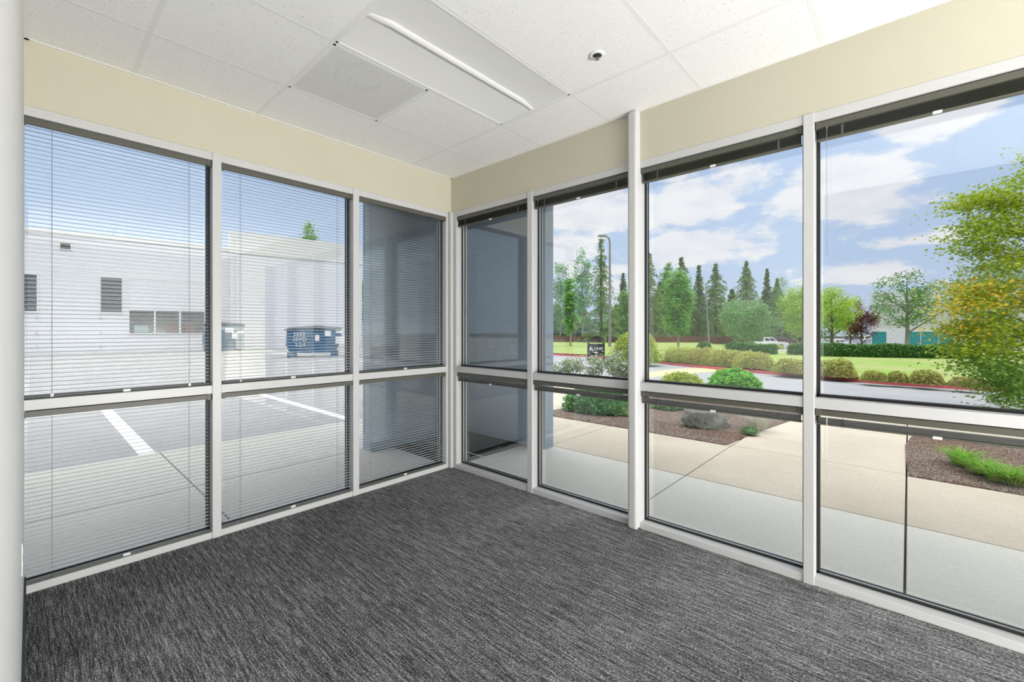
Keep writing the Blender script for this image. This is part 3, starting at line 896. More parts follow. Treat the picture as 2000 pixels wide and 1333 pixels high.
def conifer(base, h, r, mat, label, n=5200, sparse=0., name='fir_tree', ls=.3):
    T = thing(name, label, 'tree', base, 'conifers beyond the lawn'); bx, by, bz = base
    MB().tube([(bx, by, bz - .2), (bx, by, bz + h * .6), (bx, by, bz + h * .98)], [.18, .11, .02], 7).build('trunk', MT['bark'], T)
    P = []; lv = int(min(h, 16) * 2.8)
    for i in range(lv):
        z = h * (.10 + .89 * (i / lv)); f = 1 - z / h
        rad = r * (f ** .95) * RNG.uniform(.6, 1.2) + .05
        nb = max(4, int(5 + 6 * f))
        a0 = RNG.uniform(0, 6.28)
        for b in range(nb):
            if RNG.uniform() < sparse * .6: continue
            a = a0 + b * 6.283 / nb + RNG.normal(0, .2); rl = rad * RNG.uniform(.65, 1.1)
            k = max(4, int(n / (lv * 8) * (rl / r + .25) * 1.6)); t = RNG.uniform(.12, 1, k) ** .8
            zz = z + .15 * rl * t - .5 * rl * t * t
            sp = .10 + .16 * rl * (1 - t)
            P.append(np.stack([bx + np.cos(a) * rl * t + RNG.normal(0, sp, k) * np.sin(a), by + np.sin(a) * rl * t + RNG.normal(0, sp, k) * np.cos(a),
                               bz + zz - abs(RNG.normal(0, .17, k))], 1))
    P = np.concatenate(P)
    MB().quads(leaves(P, ls, .3)).build('foliage', L_[mat], T)
    return T


def broad(base, h, r, mat, label, group, crown=.35, ncl=60, per=60, ls=.16, trunk=.09, name='deciduous_tree', bark='barkl', shape_z=1., crf=.17, extra=None, shell=.45):
    T = thing(name, label, 'tree', base, group); bx, by, bz = base
    c0 = bz + h * crown; cz = (c0 + bz + h) / 2; rz = (bz + h - c0) / 2
    m = MB(); m.tube([(bx, by, bz - .15), (bx + .03 * h * .2, by, bz + h * crown), (bx, by, bz + h * .85)], [trunk, trunk * .75, trunk * .2], 8)
    for k in range(7):
        a = k * 2.4; z0 = bz + h * (crown * .85 + .07 * k)
        m.tube([(bx, by, z0), (bx + math.cos(a) * r * .4, by + math.sin(a) * r * .4, z0 + rz * .35), (bx + math.cos(a) * r * .8, by + math.sin(a) * r * .8, z0 + rz * .7)], [trunk * .45, trunk * .3, trunk * .1], 5)
    m.build('trunk', MT[bark], T)
    P = clumps((bx, by, cz), (r * .88, r * .88, rz * .9), ncl, per, (r * crf, r * crf, min(rz, r * 1.3) * crf * .8), shell)
    MB().quads(leaves(P, ls, .25)).build('foliage', L_[mat], T)
    if extra:
        em, frac = extra; P = clumps((bx, by, cz), (r * .95, r * .95, rz * .98), int(ncl * frac), per // 2, (r * crf, r * crf, rz * crf), .8)
        MB().quads(leaves(P, ls, .25)).build('lit_foliage', L_[em], T)
    return T


def shrub(base, rx, ry, h, mat, label, group=None, n=2600, ls=.07, name='shrub', rot=0., bumps=5, extra=None, flat=.2):
    """rounded bush; a few overlapping mounds on a twiggy inner core"""
    T = thing(name, label, 'shrub', base, group); bx, by, bz = base
    P = []; cr, sr = math.cos(rot), math.sin(rot)
    core = MB()
    for k in range(bumps):
        u = 0 if bumps == 1 else -1 + 2 * k / (bumps - 1)
        ox = u * max(0, rx - ry) ; R_ = ry * RNG.uniform(.88, 1.05); hh = h * RNG.uniform(.9, 1.04)
        m = n // bumps; D_ = RNG.normal(size=(m, 3)); D_[:, 2] = abs(D_[:, 2]) * 1.1; D_ /= np.linalg.norm(D_, axis=1)[:, None]
        q = RNG.uniform(.80, 1.03, m) * (1 + .07 * np.sin(D_[:, 0] * 9 + k) * np.cos(D_[:, 1] * 8))
        L0 = np.stack([ox + D_[:, 0] * q * R_, D_[:, 1] * q * R_, D_[:, 2] * q * hh], 1)
        P.append(np.stack([bx + L0[:, 0] * cr - L0[:, 1] * sr, by + L0[:, 0] * sr + L0[:, 1] * cr, bz + L0[:, 2]], 1))
        pr = [(.05, 0), (R_ * .78, 0), (R_ * .80, hh * .35), (R_ * .6, hh * .65), (R_ * .3, hh * .8), (.01, hh * .84)]
        core.lathe(pr, (bx + ox * cr, by + ox * sr, bz), 12)
    MB().quads(leaves(np.concatenate(P), ls, flat)).build('foliage', L_[mat], T)
    core.build('inner_twigs', L_[mat], T)
    if extra:
        em, k2 = extra; PP = np.concatenate(P); idx = RNG.choice(len(PP), k2); Q = PP[idx] + np.array([0, 0, .02])
        MB().quads(leaves(Q, ls * .9, .3)).build('blossom', L_[em], T)
    return T


def hedge(p0, p1, w, h, mat, label, n=9000, ls=.09):
    """clipped hedge between two ground points"""
    p0, p1 = np.array(p0), np.array(p1); c = (p0 + p1) / 2; T = thing('hedge', label, 'hedge', c, 'clipped hedges along the car park')
    u = p1 - p0; Ln = np.linalg.norm(u[:2]); u = u / Ln; nrm = np.array([-u[1], u[0], 0])
    s = RNG.uniform(0, 1, n); sidev = RNG.choice(3, n, p=[.42, .16, .42])
    wv = np.where(sidev == 0, -w / 2, np.where(sidev == 1, w / 2, RNG.uniform(-w / 2, w / 2, n))) + RNG.normal(0, .04, n)
    zv = np.where(sidev == 2, h + .04 * np.sin(s * Ln * 3), RNG.uniform(0, 1, n) * h) + RNG.normal(0, .03, n)
    round_ = np.clip((zv / h - .7) / .3, 0, 1); wv *= (1 - .22 * round_)
    en = RNG.uniform(0, 1, n) < max(.06, .5 * w / Ln)
    s = np.where(en, RNG.choice([0., 1.], n) + RNG.normal(0, .05 / Ln, n), s); wv = np.where(en, RNG.uniform(-w * .42, w * .42, n), wv); zv = np.where(en, RNG.uniform(0, h * .95, n), zv)
    P = p0 + (p1 - p0) * s[:, None] + nrm * wv[:, None]; P[:, 2] += zv
    MB().quads(leaves(P, ls, .1)).build('foliage', L_[mat], T)
    k = MB(); k.obox(p0, u, nrm, .22, Ln - .22, -w * .34, w * .34, p0[2] - .6, min(p0[2], p1[2]) + h * .86); k.build('inner_twigs', L_[mat], T)
    return T


def tuft(base, n, h, spread, mat, label, group=None, w=.008, name='grass_clump', mat2=None):
    T = thing(name, label, 'grass', base, group)

    def blades(n, mt, nm, hs=1.):
        a = RNG.uniform(0, 6.283, n); r0 = RNG.uniform(0, spread * .35, n); out = RNG.uniform(.3, 1, n) * spread * hs; hh = h * RNG.uniform(.6, 1.1, n) * hs
        V = []
        for i in range(n):
            ca, sa = math.cos(a[i]), math.sin(a[i]); pts = []
            for t in (0, .4, .75, 1):
                rr = r0[i] + out[i] * t ** 1.6; pts.append((base[0] + ca * rr, base[1] + sa * rr, base[2] + hh[i] * (t * 1.25 - .45 * t ** 3)))
            for k in range(3):
                w0 = w * (1 - k * .3); w1 = w * (1 - (k + 1) * .3) + .0005
                A, B = pts[k], pts[k + 1]
                V.append([(A[0] - sa * w0, A[1] + ca * w0, A[2]), (A[0] + sa * w0, A[1] - ca * w0, A[2]), (B[0] + sa * w1, B[1] - ca * w1, B[2]), (B[0] - sa * w1, B[1] + ca * w1, B[2])])
        MB().quads(np.array(V)).build(nm, L_[mt], T)
    blades(n, mat, 'blades')
    if mat2: blades(n // 2, mat2, 'dry_blades', .7)
    return T


# conifers: (column, distance, top row, half width m, material, sparse, label)
CON = [
    (1174, 44, 459, 2.1, 'fir', .55, 'tall ragged fir beside the curved street lamp'),
    (1217, 56, 528, 1.2, 'firb', .2, 'narrow fir just left of the floor-to-ceiling post'),
    (1268, 50, 489, 2.2, 'fir', .4, 'fir cut off by the left edge of the window right of the post'),
    (1331, 58, 497, 2.6, 'fir', .3, 'fir whose tip rises behind the bright columnar tree'),
    (1365, 52, 512, 1.5, 'firb', .1, 'slim fir just left of the straight lamp pole'),
    (1398, 54, 509, 2.7, 'fir', .45, 'open-branched fir just right of the straight lamp pole'),
    (1458, 56, 505, 3.3, 'fir', .1, 'widest dense fir standing above the round grey-green tree'),
    (1498, 58, 521, 2.0, 'firb', .4, 'thin fir right of the widest dense fir'),
    (1518, 60, 540, 2.6, 'fir', .1, 'dark fir left of the twin poplar spires'),
    (1290, 62, 545, 2.4, 'fir', .1, 'low dark fir behind the bright columnar tree, on its left'),
    (1430, 62, 560, 3., 'fir', 0, 'low dark fir between the open-branched and the widest fir'),
    (1205, 62, 590, 3., 'fir', 0, 'low dark fir right of the curved street lamp'),
    (1135, 62, 575, 1.9, 'fir', 0, 'low dark fir behind the tall poplar left of the street lamp'),
    (1088, 58, 590, 1.9, 'fir', 0, 'low dark fir next to the corner pier'),
    (1345, 64, 580, 3., 'fir', 0, 'low dark fir filling the gap right of the bright columnar tree'),
    (1556, 64, 590, 2.6, 'fir', 0, 'low dark fir behind the lime tree'),
]
for px, d, ty, r, mt, sp, lb in CON:
    if px > 1440: d *= 1.6; r *= 1.6
    b = gz(px, d); h = (HOR - ty) / FPX * d + CAMP[2] - b[2]
    conifer(b, h, r * (1.4 if px < 1440 else 1.2), mt, lb, n=17000 if r > 1.6 else 10000, sparse=sp * .9, ls=.21 * d / 55)
# poplars and narrow trees
POP = [
    (1137, 50, 474, 1.1, 'poplar', 'tall pale poplar left of the curved street lamp'),
    (1094, 52, 502, 1.2, 'poplar', 'grey-green poplar next to the corner pier'),
    (1114, 34, 540, .55, 'pgreen', 'narrow yellow-green columnar tree right of the corner pier'),
    (1297, 55, 516, .8, 'poplar', 'left spire of the poplars behind the bright columnar tree'),
    (1306, 56, 508, .7, 'poplar', 'right spire of the poplars behind the bright columnar tree'),
    (1527, 54, 531, 1.0, 'poplar', 'poplar spire left of the lime tree'),
    (1545, 56, 556, .7, 'poplar', 'short poplar spire touching the lime tree'),
    (1218, 50, 560, .9, 'poplar', 'light poplar at the left edge of the floor-to-ceiling post'),
]
for px, d, ty, r, mt, lb in POP:
    if px > 1440: d *= 1.65; r *= 1.6
    b = gz(px, d); h = (HOR - ty) / FPX * d + CAMP[2] - b[2]
    broad(b, h, r, mt, lb, 'poplars beyond the lawn', crown=.12, ncl=90, per=34, ls=.24, name='poplar_tree', crf=.22, shell=.2)
# near columnar tree: built as lumpy column
b = at(1324, 688, .05); d = (b - CAMP) @ DV; h = (HOR - 526) / FPX * d + 1.3
broad(b, h, 27 * d / FPX, 'pgreen', 'bright green oval tree on a pale thin trunk on the lawn', None, crown=.16, ncl=120, per=85, ls=.15, trunk=.075, name='columnar_tree', crf=.2, shell=.3)
b = gz(1457, 40); d = 40; h = (HOR - 583) / FPX * d + CAMP[2] - b[2]
broad(b, h, 2.15, 'round', 'round grey-green tree above the left clipped hedge', None, crown=.26, ncl=90, per=90, ls=.17, name='round_tree')
b = gz(1566, 38); broad(b, (HOR - 552) / FPX * 38 + CAMP[2] - b[2], 1.7, 'lime', 'lime green tree left of the rightmost mullion', None, crown=.2, ncl=90, per=80, ls=.17, name='lime_tree')
b = gz(1624, 42); broad(b, (HOR - 562) / FPX * 42 + CAMP[2] - b[2], 2.1, 'lime', 'yellow-green tree with dark trunk right of the rightmost mullion', None, crown=.32, ncl=90, per=80, ls=.17, name='lime_tree', bark='bark', trunk=.16)
b = gz(1660, 50); broad(b, (HOR - 578) / FPX * 50 + CAMP[2] - b[2], 1.6, 'lime', 'small yellow-green tree between the larger one and the red tree', None, crown=.3, ncl=60, per=60, ls=.18, name='lime_tree', bark='bark', trunk=.1)
b = gz(1682, 48); broad(b, (HOR - 590) / FPX * 48 + CAMP[2] - b[2], 1.55, 'red', 'dark red leaved tree beside the teal-windowed building', None, crown=.25, ncl=60, per=70, ls=.17, name='plum_tree', bark='bark', trunk=.1)
b = gz(1771, 24); broad(b, (HOR - 528) / FPX * 24 + CAMP[2] - b[2], 1.75, 'mid', 'airy green tree in front of the teal-windowed building', None, crown=.28, ncl=95, per=34, ls=.14, name='street_tree', trunk=.11, crf=.11, shell=.25)
b = gz(1930, 34); broad(b, (HOR - 500) / FPX * 34 + CAMP[2] - b[2], 2.6, 'mid', 'green tree half hidden behind the orange-tipped maple', None, crown=.3, ncl=80, per=50, ls=.17, name='street_tree', crf=.12)
# more trees in the gaps behind
for px, d, ty, r, mt, lb in ((1600, 70, 575, 3.2, 'mid', 'distant green tree behind the lime trees'), (1240, 70, 570, 4, 'mid', 'distant green tree hidden by the floor-to-ceiling post'),
                              (1110, 75, 610, 4, 'mid', 'distant bushy tree next to the corner pier'), (1380, 75, 600, 4, 'mid', 'distant bushy tree behind the straight lamp pole'), (1480, 78, 600, 4, 'mid', 'distant bushy tree behind the thin fir')):
    b = gz(px, d); broad(b, (HOR - ty) / FPX * d + CAMP[2] - b[2], r, mt, lb, None, crown=.1, ncl=60, per=60, ls=.3, name='distant_tree')
# left side trees
b = far(604, 62, -.07); broad(b, (HOR - 432) / FPX * 62 + 1.4, 1.5, 'pgreen', 'tree top showing above the white building roof', None, crown=.5, ncl=60, per=50, ls=.3, name='distant_tree')
b = far(215, 62, -.07); broad(b, (HOR - 455) / FPX * 62 + 1.4, 1.0, 'mid', 'tiny tree tip above the low roof on the left', None, crown=.6, ncl=30, per=30, ls=.3, name='distant_tree')
b = far(706, 48, -.07); broad(b, (HOR - 540) / FPX * 48 + 1.4, .9, 'lime', 'slim yellow-green tree left of the corner pier', None, crown=.1, ncl=60, per=50, ls=.25, name='slim_tree')

# orange-tipped maple close by on the right
mb_ = far(2075, 7.0, -.04); T = thing('maple_tree', 'large maple with yellow-green leaves and orange tips at the right edge', 'tree', mb_)
bx, by, bz = mb_
m = MB(); m.tube([(bx, by, bz - .05), (bx - .05, by, 1.0), (bx, by + .05, 2.2), (bx + .1, by, 3.4)], [.07, .055, .04, .012], 8)
GP = []; OP = []; DP2 = []
tips = [((1890, 398), 7.0), ((1925, 385), 7.1), ((1960, 395), 7), ((1905, 445), 6.8), ((1945, 430), 7), ((1975, 450), 6.9), ((1990, 400), 7.2),
        ((1900, 470), 6.7), ((1925, 490), 6.9), ((1985, 500), 7), ((1960, 520), 6.6),
        ((1895, 560), 6.6), ((1880, 600), 6.5), ((1915, 580), 6.7), ((1955, 560), 6.8), ((1985, 590), 7), ((1900, 640), 6.6), ((1930, 620), 6.9), ((1965, 640), 7),
        ((1890, 680), 6.5), ((1925, 670), 6.7), ((1960, 690), 6.9), ((1990, 660), 7), ((1905, 710), 6.6), ((1940, 730), 6.7), ((1975, 720), 6.9), ((1960, 755), 6.6), ((1990, 765), 6.8), ((1985, 790), 6.4), ((2000, 740), 7.1), ((1880, 645), 6.6),
        ((2030, 450), 7), ((2040, 550), 7), ((2040, 640), 7), ((2060, 730), 7), ((2080, 500), 7.2), ((2100, 600), 7.2), ((2120, 700), 7.2), ((2060, 400), 7.2), ((2010, 350), 7.2), ((2050, 300), 7.3)]
for (tx, ty), d in tips:
    r = ray(tx, ty); c_ = CAMP + r * d
    m.tube([(bx, by, min(3.2, max(.8, c_[2] - .5))), ((bx + c_[0]) / 2, (by + c_[1]) / 2, (c_[2] - .15)), tuple(c_)], [.016, .007, .002], 5)
    k = 620
    P = c_ + RNG.normal(size=(k, 3)) * np.array([.20, .20, .085]); P[:, 2] += .25 * ((P[:, 0] - bx) ** 2 + (P[:, 1] - by) ** 2 - (c_[0] - bx) ** 2 - (c_[1] - by) ** 2) * -.12
    if ty < 605 and ty > 525 and tx < 1990 or tx < 1885:
        OP.append(P[:k // 3]); GP.append(P[k // 3:])
    elif ty > 690: DP2.append(P)
    else: GP.append(P)
m.build('trunk', MT['bark'], T)
MB().quads(leaves(np.concatenate(GP), .062, .38, STAR)).build('foliage', L_['maple'], T)
o = MB().quads(leaves(np.concatenate(OP), .062, .38, STAR)).build('orange_foliage', L_['mapleo'], T); o['label'] = 'orange leaf tips'
MB().quads(leaves(np.concatenate(DP2), .062, .38, STAR)).build('lower_foliage', L_['maplel'], T)

# hedges
gl = lambda px, py, z=.05: at(px, py, z)
h0, h1 = gl(1600, 698), gl(1905, 704)
hedge(h0, h1, .8, .58, 'hedge', 'long clipped dark green hedge in front of the teal-windowed building', 12000)
hedge(gl(1424, 691), gl(1512, 694.5), .9, .52, 'hedge', 'short rounded hedge under the round grey-green tree', 6000)
hedge(gl(1543, 695), gl(1588, 696), .8, .52, 'hedge', 'hedge end left of the rightmost mullion', 4000)
# shrubs along the kerb
SH = [
    ((1350, 708), 1.35, .55, .62, 'spirea', 'longest yellowish shrub row at the left of the red kerb', 5),
    ((1420, 714), .9, .5, .58, 'spirea', 'yellowish shrub mound in the middle of the left kerb planting', 4),
    ((1474, 719), .72, .5, .58, 'spirea', 'reddish-yellow shrub mound at the right end of the left kerb planting', 3),
    ((1545, 729), .52, .36, .42, 'spirea', 'low variegated shrub just left of the rightmost mullion', 3),
    ((1630, 735), .55, .38, .48, 'spirea', 'variegated shrub just right of the rightmost mullion', 3),
    ((1708, 744), .30, .24, .25, 'spirea', 'small low shrub, first of the pair beside the red kerb', 2),
    ((1752, 746), .24, .22, .25, 'spirea', 'small low shrub, second of the pair beside the red kerb', 2),
    ((1808, 750), .34, .28, .32, 'spirea', 'round yellowish shrub alone on the lawn by the kerb', 2),
    ((1890, 756), .34, .22, .22, 'gdry', 'thin pale shrub nearest the maple on the lawn', 2),
]
for (px, py), rx, ry, h, mt, lb, bu in SH:
    b = at(px, py, .05); shrub(b, rx, ry, h, mt, lb, 'low shrubs along the red kerb', 2000 * bu + 800, .06, rot=math.radians(-20), bumps=bu)
b = at(1375, 687, .05); shrub(b, .5, .5, .58, 'hedge', 'small clipped round shrub at the foot of the lamp pole', None, 1600, .08, bumps=1)
b = at(1240, 708, .05); shrub(b, 1.0, .85, 1.25, 'ygreen', 'tall yellow-green shrub half hidden by the floor-to-ceiling post', None, 5200, .12, bumps=3)
b = at(1515, 682, .05); shrub(b, .5, .4, .3, 'spirea', 'small tan shrub at the right end of the short hedge', None, 900, .09, bumps=2)
# roses
for px, py, rx, h, lb in ((1118, 741, .42, .62, 'rose bush with pale leaves left of the black sign'), (1163, 744, .42, .68, 'rose bush with pale leaves in front of the black sign'),
                          (1203, 747, .48, .72, 'rose bush with pale leaves right of the black sign'), (1085, 741, .3, .35, 'low rose bush nearest the corner pier'), (1226, 748, .3, .52, 'rose bush touching the floor-to-ceiling post')):
    b = at(px, py, -.05); T = thing('rose_bush', lb, 'shrub', b, 'rose bushes by the drive')
    P = clumps((b[0], b[1], b[2] + h * .62), (rx * .72, rx * .72, h * .42), 26, 30, (.075, .075, .07), .3)
    st = MB()
    for k in range(7):
        a = k * .9; st.tube([(b[0], b[1], b[2]), (b[0] + math.cos(a) * rx * .5, b[1] + math.sin(a) * rx * .5, b[2] + h * .6)], .008, 5)
    st.build('stems', MT['bark'], T)
    MB().quads(leaves(P, .075, .2)).build('foliage', L_['rose'], T)
    MB().quads(leaves(P[RNG.choice(len(P), 170)] + np.array([0, 0, .02]), .075, .2)).build('blossom', L_['rosew'], T)
# bed plants
b = at(1330, 766, -.035); shrub(b, .55, .42, .42, 'ygreen', 'yellow-green bushy plant above the middle rail, left one', None, 3200, .06, bumps=3)
b = at(1434, 775, -.035); shrub(b, .58, .55, .56, 'bright', 'bright green leafy bush above the middle rail', None, 5200, .085, bumps=3)
b = at(1168, 800, -.035); shrub(b, .62, .5, .42, 'deep', 'deep green bush at the left of the mulch bed', None, 4200, .07, bumps=3)
b = at(1215, 806, -.035); shrub(b, .42, .25, .13, 'ygreen', 'low yellow-green ground cover beside the deep green bush', None, 1500, .045, bumps=3)
b = at(1300, 797, -.035); shrub(b, .3, .22, .14, 'mid', 'small leafy plant behind the boulder', None, 700, .06, bumps=2)
b = at(1478, 838, -.035); tuft(b, 260, .32, .32, 'pale', 'pale feathery grass clump right of the boulder', w=.0035)
b = at(1464, 846, -.035); shrub(b, .12, .12, .1, 'hedge', 'tiny dark plant at the foot of the pale grass', None, 260, .035, bumps=1)
for px, py, n, h, sp, m2, lb in ((1878, 908, 170, .20, .22, None, 'bright green grass clump, leftmost in the right mulch bed'),
                                 (1915, 925, 150, .18, .22, 'gdry', 'green and orange grass clump, second from the left in the right bed'),
                                 (1945, 938, 150, .16, .2, 'gdry', 'yellowing grass clump, third in the right mulch bed'),
                                 (1978, 945, 150, .18, .2, 'gdry', 'grass clump nearest the right edge in the right mulch bed')):
    b = at(px, py, -.035); tuft(b, n, h, sp, 'grass', lb, 'grass clumps in the right mulch bed', mat2=m2, w=.006)

# boulder
b = at(1380, 832, -.035); me = bpy.data.meshes.new('boulder')
import bmesh
bm = bmesh.new(); bmesh.ops.create_icosphere(bm, subdivisions=5, radius=1)
for v in bm.verts:
    p = v.co.copy(); n = mnoise.noise(p * 1.1 + Vector((3, 1, 5))) * .38 + mnoise.noise(p * 3) * .13 + mnoise.noise(p * 9) * .035
    p *= 1 + n
    if p.z < .25: q = math.hypot(p.x, p.y) + 1e-6; k_ = max(1., .97 * (1 + n) / q) if q > .3 else 1.; p.x *= k_; p.y *= k_
    z = max(p.z, -.25); z = min(z, .72 + .05 * mnoise.noise(p * 2))
    v.co = (p.x * .31, p.y * .22, z * .27)
ang = math.atan2(RV[1], RV[0])
bmesh.ops.rotate(bm, verts=bm.verts, cent=(0, 0, 0), matrix=__import__('mathutils').Matrix.Rotation(ang, 3, 'Z'))
bm.to_mesh(me); bm.free(); me.materials.append(MT['rock']); me.polygons.foreach_set('use_smooth', [True] * len(me.polygons))
o = bpy.data.objects.new('boulder', me); COL.objects.link(o); o.location = (b[0], b[1], b[2] + .02)
tag(o, 'grey boulder lying on the bark mulch', 'rock')


# ------------------------------------------------------------------ buildings
def frame(pA, pB):
    A = np.array(pA[:2]); B = np.array(pB[:2]); u = (B - A) / np.linalg.norm(B - A); n = np.array([u[1], -u[0]])
    if n @ (CAMP[:2] - A) < 0: n = -n
    def hit(px, py, off=0.):
        r = ray(px, py); A2 = A + n * off; t = ((A2 - CAMP[:2]) @ n) / (r[:2] @ n); P = CAMP + r * t
        return (P[:2] - A) @ u, P[2]
    return A, u, n, hit


GA = -.075
A, u, n, hit = frame(at(49, 691.7, GA), at(434, 682.3, GA))
T = thing('white_building', 'long white building across the lot with small dark windows', 'building', (A[0], A[1], GA))
s0 = hit(20, 600)[0] - 12; s1 = hit(448, 600)[0]; s2 = hit(704, 600)[0]; z1 = hit(448, 487)[1]; z1b = hit(60, 458)[1]; zl = (z1 + z1b) / 2
MB().obox(A, u, n, s0, s2, -14, 0, GA, zl).build('wall', MT['wb'], T)
c = MB(); c.obox(A, u, n, s0, s1, -14, .08, zl, zl + .28); c.build('roof_edge', MT['wbl'], T)
s2 = hit(704, 600)[0]; zt = hit(452, 452)[1]
MB().obox(A, u, n, s1, s2, -.6, .35, GA, zt - 1.6).build('tall_wall', MT['wb'], T)
MB().obox(A, u, n, s1, s2, -.6, .42, zt - 1.6, zt).build('parapet', MT['wbl'], T)


def wrect(x0, y0, x1, y1, name, mat, o0=-.06, o1=.01, parent=None, fr=.09, off=0.):
    a0, zA = hit(x0, y0, off); a1, zB = hit(x1, y1, off); zA2 = hit(x0, y1, off)[1]; zt_, zb_ = zA, (zB + zA2) / 2
    f = MB(); P = parent or T
    for q in ((a0 - fr, a1 + fr, zt_, zt_ + fr), (a0 - fr, a1 + fr, zb_ - fr, zb_), (a0 - fr, a0, zb_, zt_), (a1, a1 + fr, zb_, zt_)):
        f.obox(A, u, n, q[0], q[1], off, off + .06, q[2], q[3])
    fo = f.build(name, MT['wbl'], P)
    g_ = MB().obox(A, u, n, a0, a1, off + .002, off + .02, zb_, zt_).build('pane', mat, fo)
    return fo


wrect(30, 535, 72, 608, 'window', MT['glassd'])
wrect(197, 542, 238, 610, 'window', MT['glassd'])
sf_ = wrect(253, 545, 399, 651, 'storefront', MT['glassd'])
# white upper panels and mullions of the storefront
aa = [hit(x, 600)[0] for x in (253, 302.5, 351.5, 399)]; zm = hit(325, 606)[1]; zT = hit(253, 545)[1]; zB_ = hit(325, 652)[1]
for i in range(3):
    MB().obox(A, u, n, aa[i], aa[i + 1], .02, .05, zm, zT + .02).build('blind_panel', MT['wb'], sf_)
mm = MB()
for q in aa[1:3]: mm.obox(A, u, n, q - .05, q + .05, .02, .08, zB_, zT)
mm.obox(A, u, n, aa[0], aa[-1], .02, .08, zm - .06, zm + .04)
mm.build('glazing_bar', MT['wb'], sf_)
a0, z0 = hit(304, 612)
k = MB(); a1 = hit(325, 640)[0]; a2 = hit(346, 640)[0]; k.obox(A, u, n, a1, a2, .021, .03, hit(330, 650)[1], hit(330, 632)[1]); a3 = hit(360, 640)[0]; a4 = hit(380, 640)[0]
k.obox(A, u, n, a3, a4, .021, .03, hit(365, 650)[1], hit(365, 632)[1]); k.build('red_interior', plain('dim_red', (.12, .04, .04), .6), sf_)
k = MB(); a1 = hit(262, 640)[0]; a2 = hit(290, 640)[0]; k.obox(A, u, n, a1, a2, .021, .03, hit(270, 650)[1], hit(270, 636)[1]); k.build('pale_interior', plain('dim_teal', (.30, .38, .40), .6), sf_)
wrect(118, 475, 138, 487, 'roof_vent', MT['dark'], fr=.05)
for px in (72, 197):
    for py in (620, 650, 677):
        a0, z0 = hit(px, py); MB().obox(A, u, n, a0 - .05, a0 + .05, 0, .06, z0 - .07, z0 + .07).build('wall_fixing', MT['duct'], T)
a0 = hit(460, 600, .35)[0]; MB().obox(A, u, n, a0, a0 + .12, .35, .45, GA, zt - 1.7).build('downpipe', MT['wb'], T)


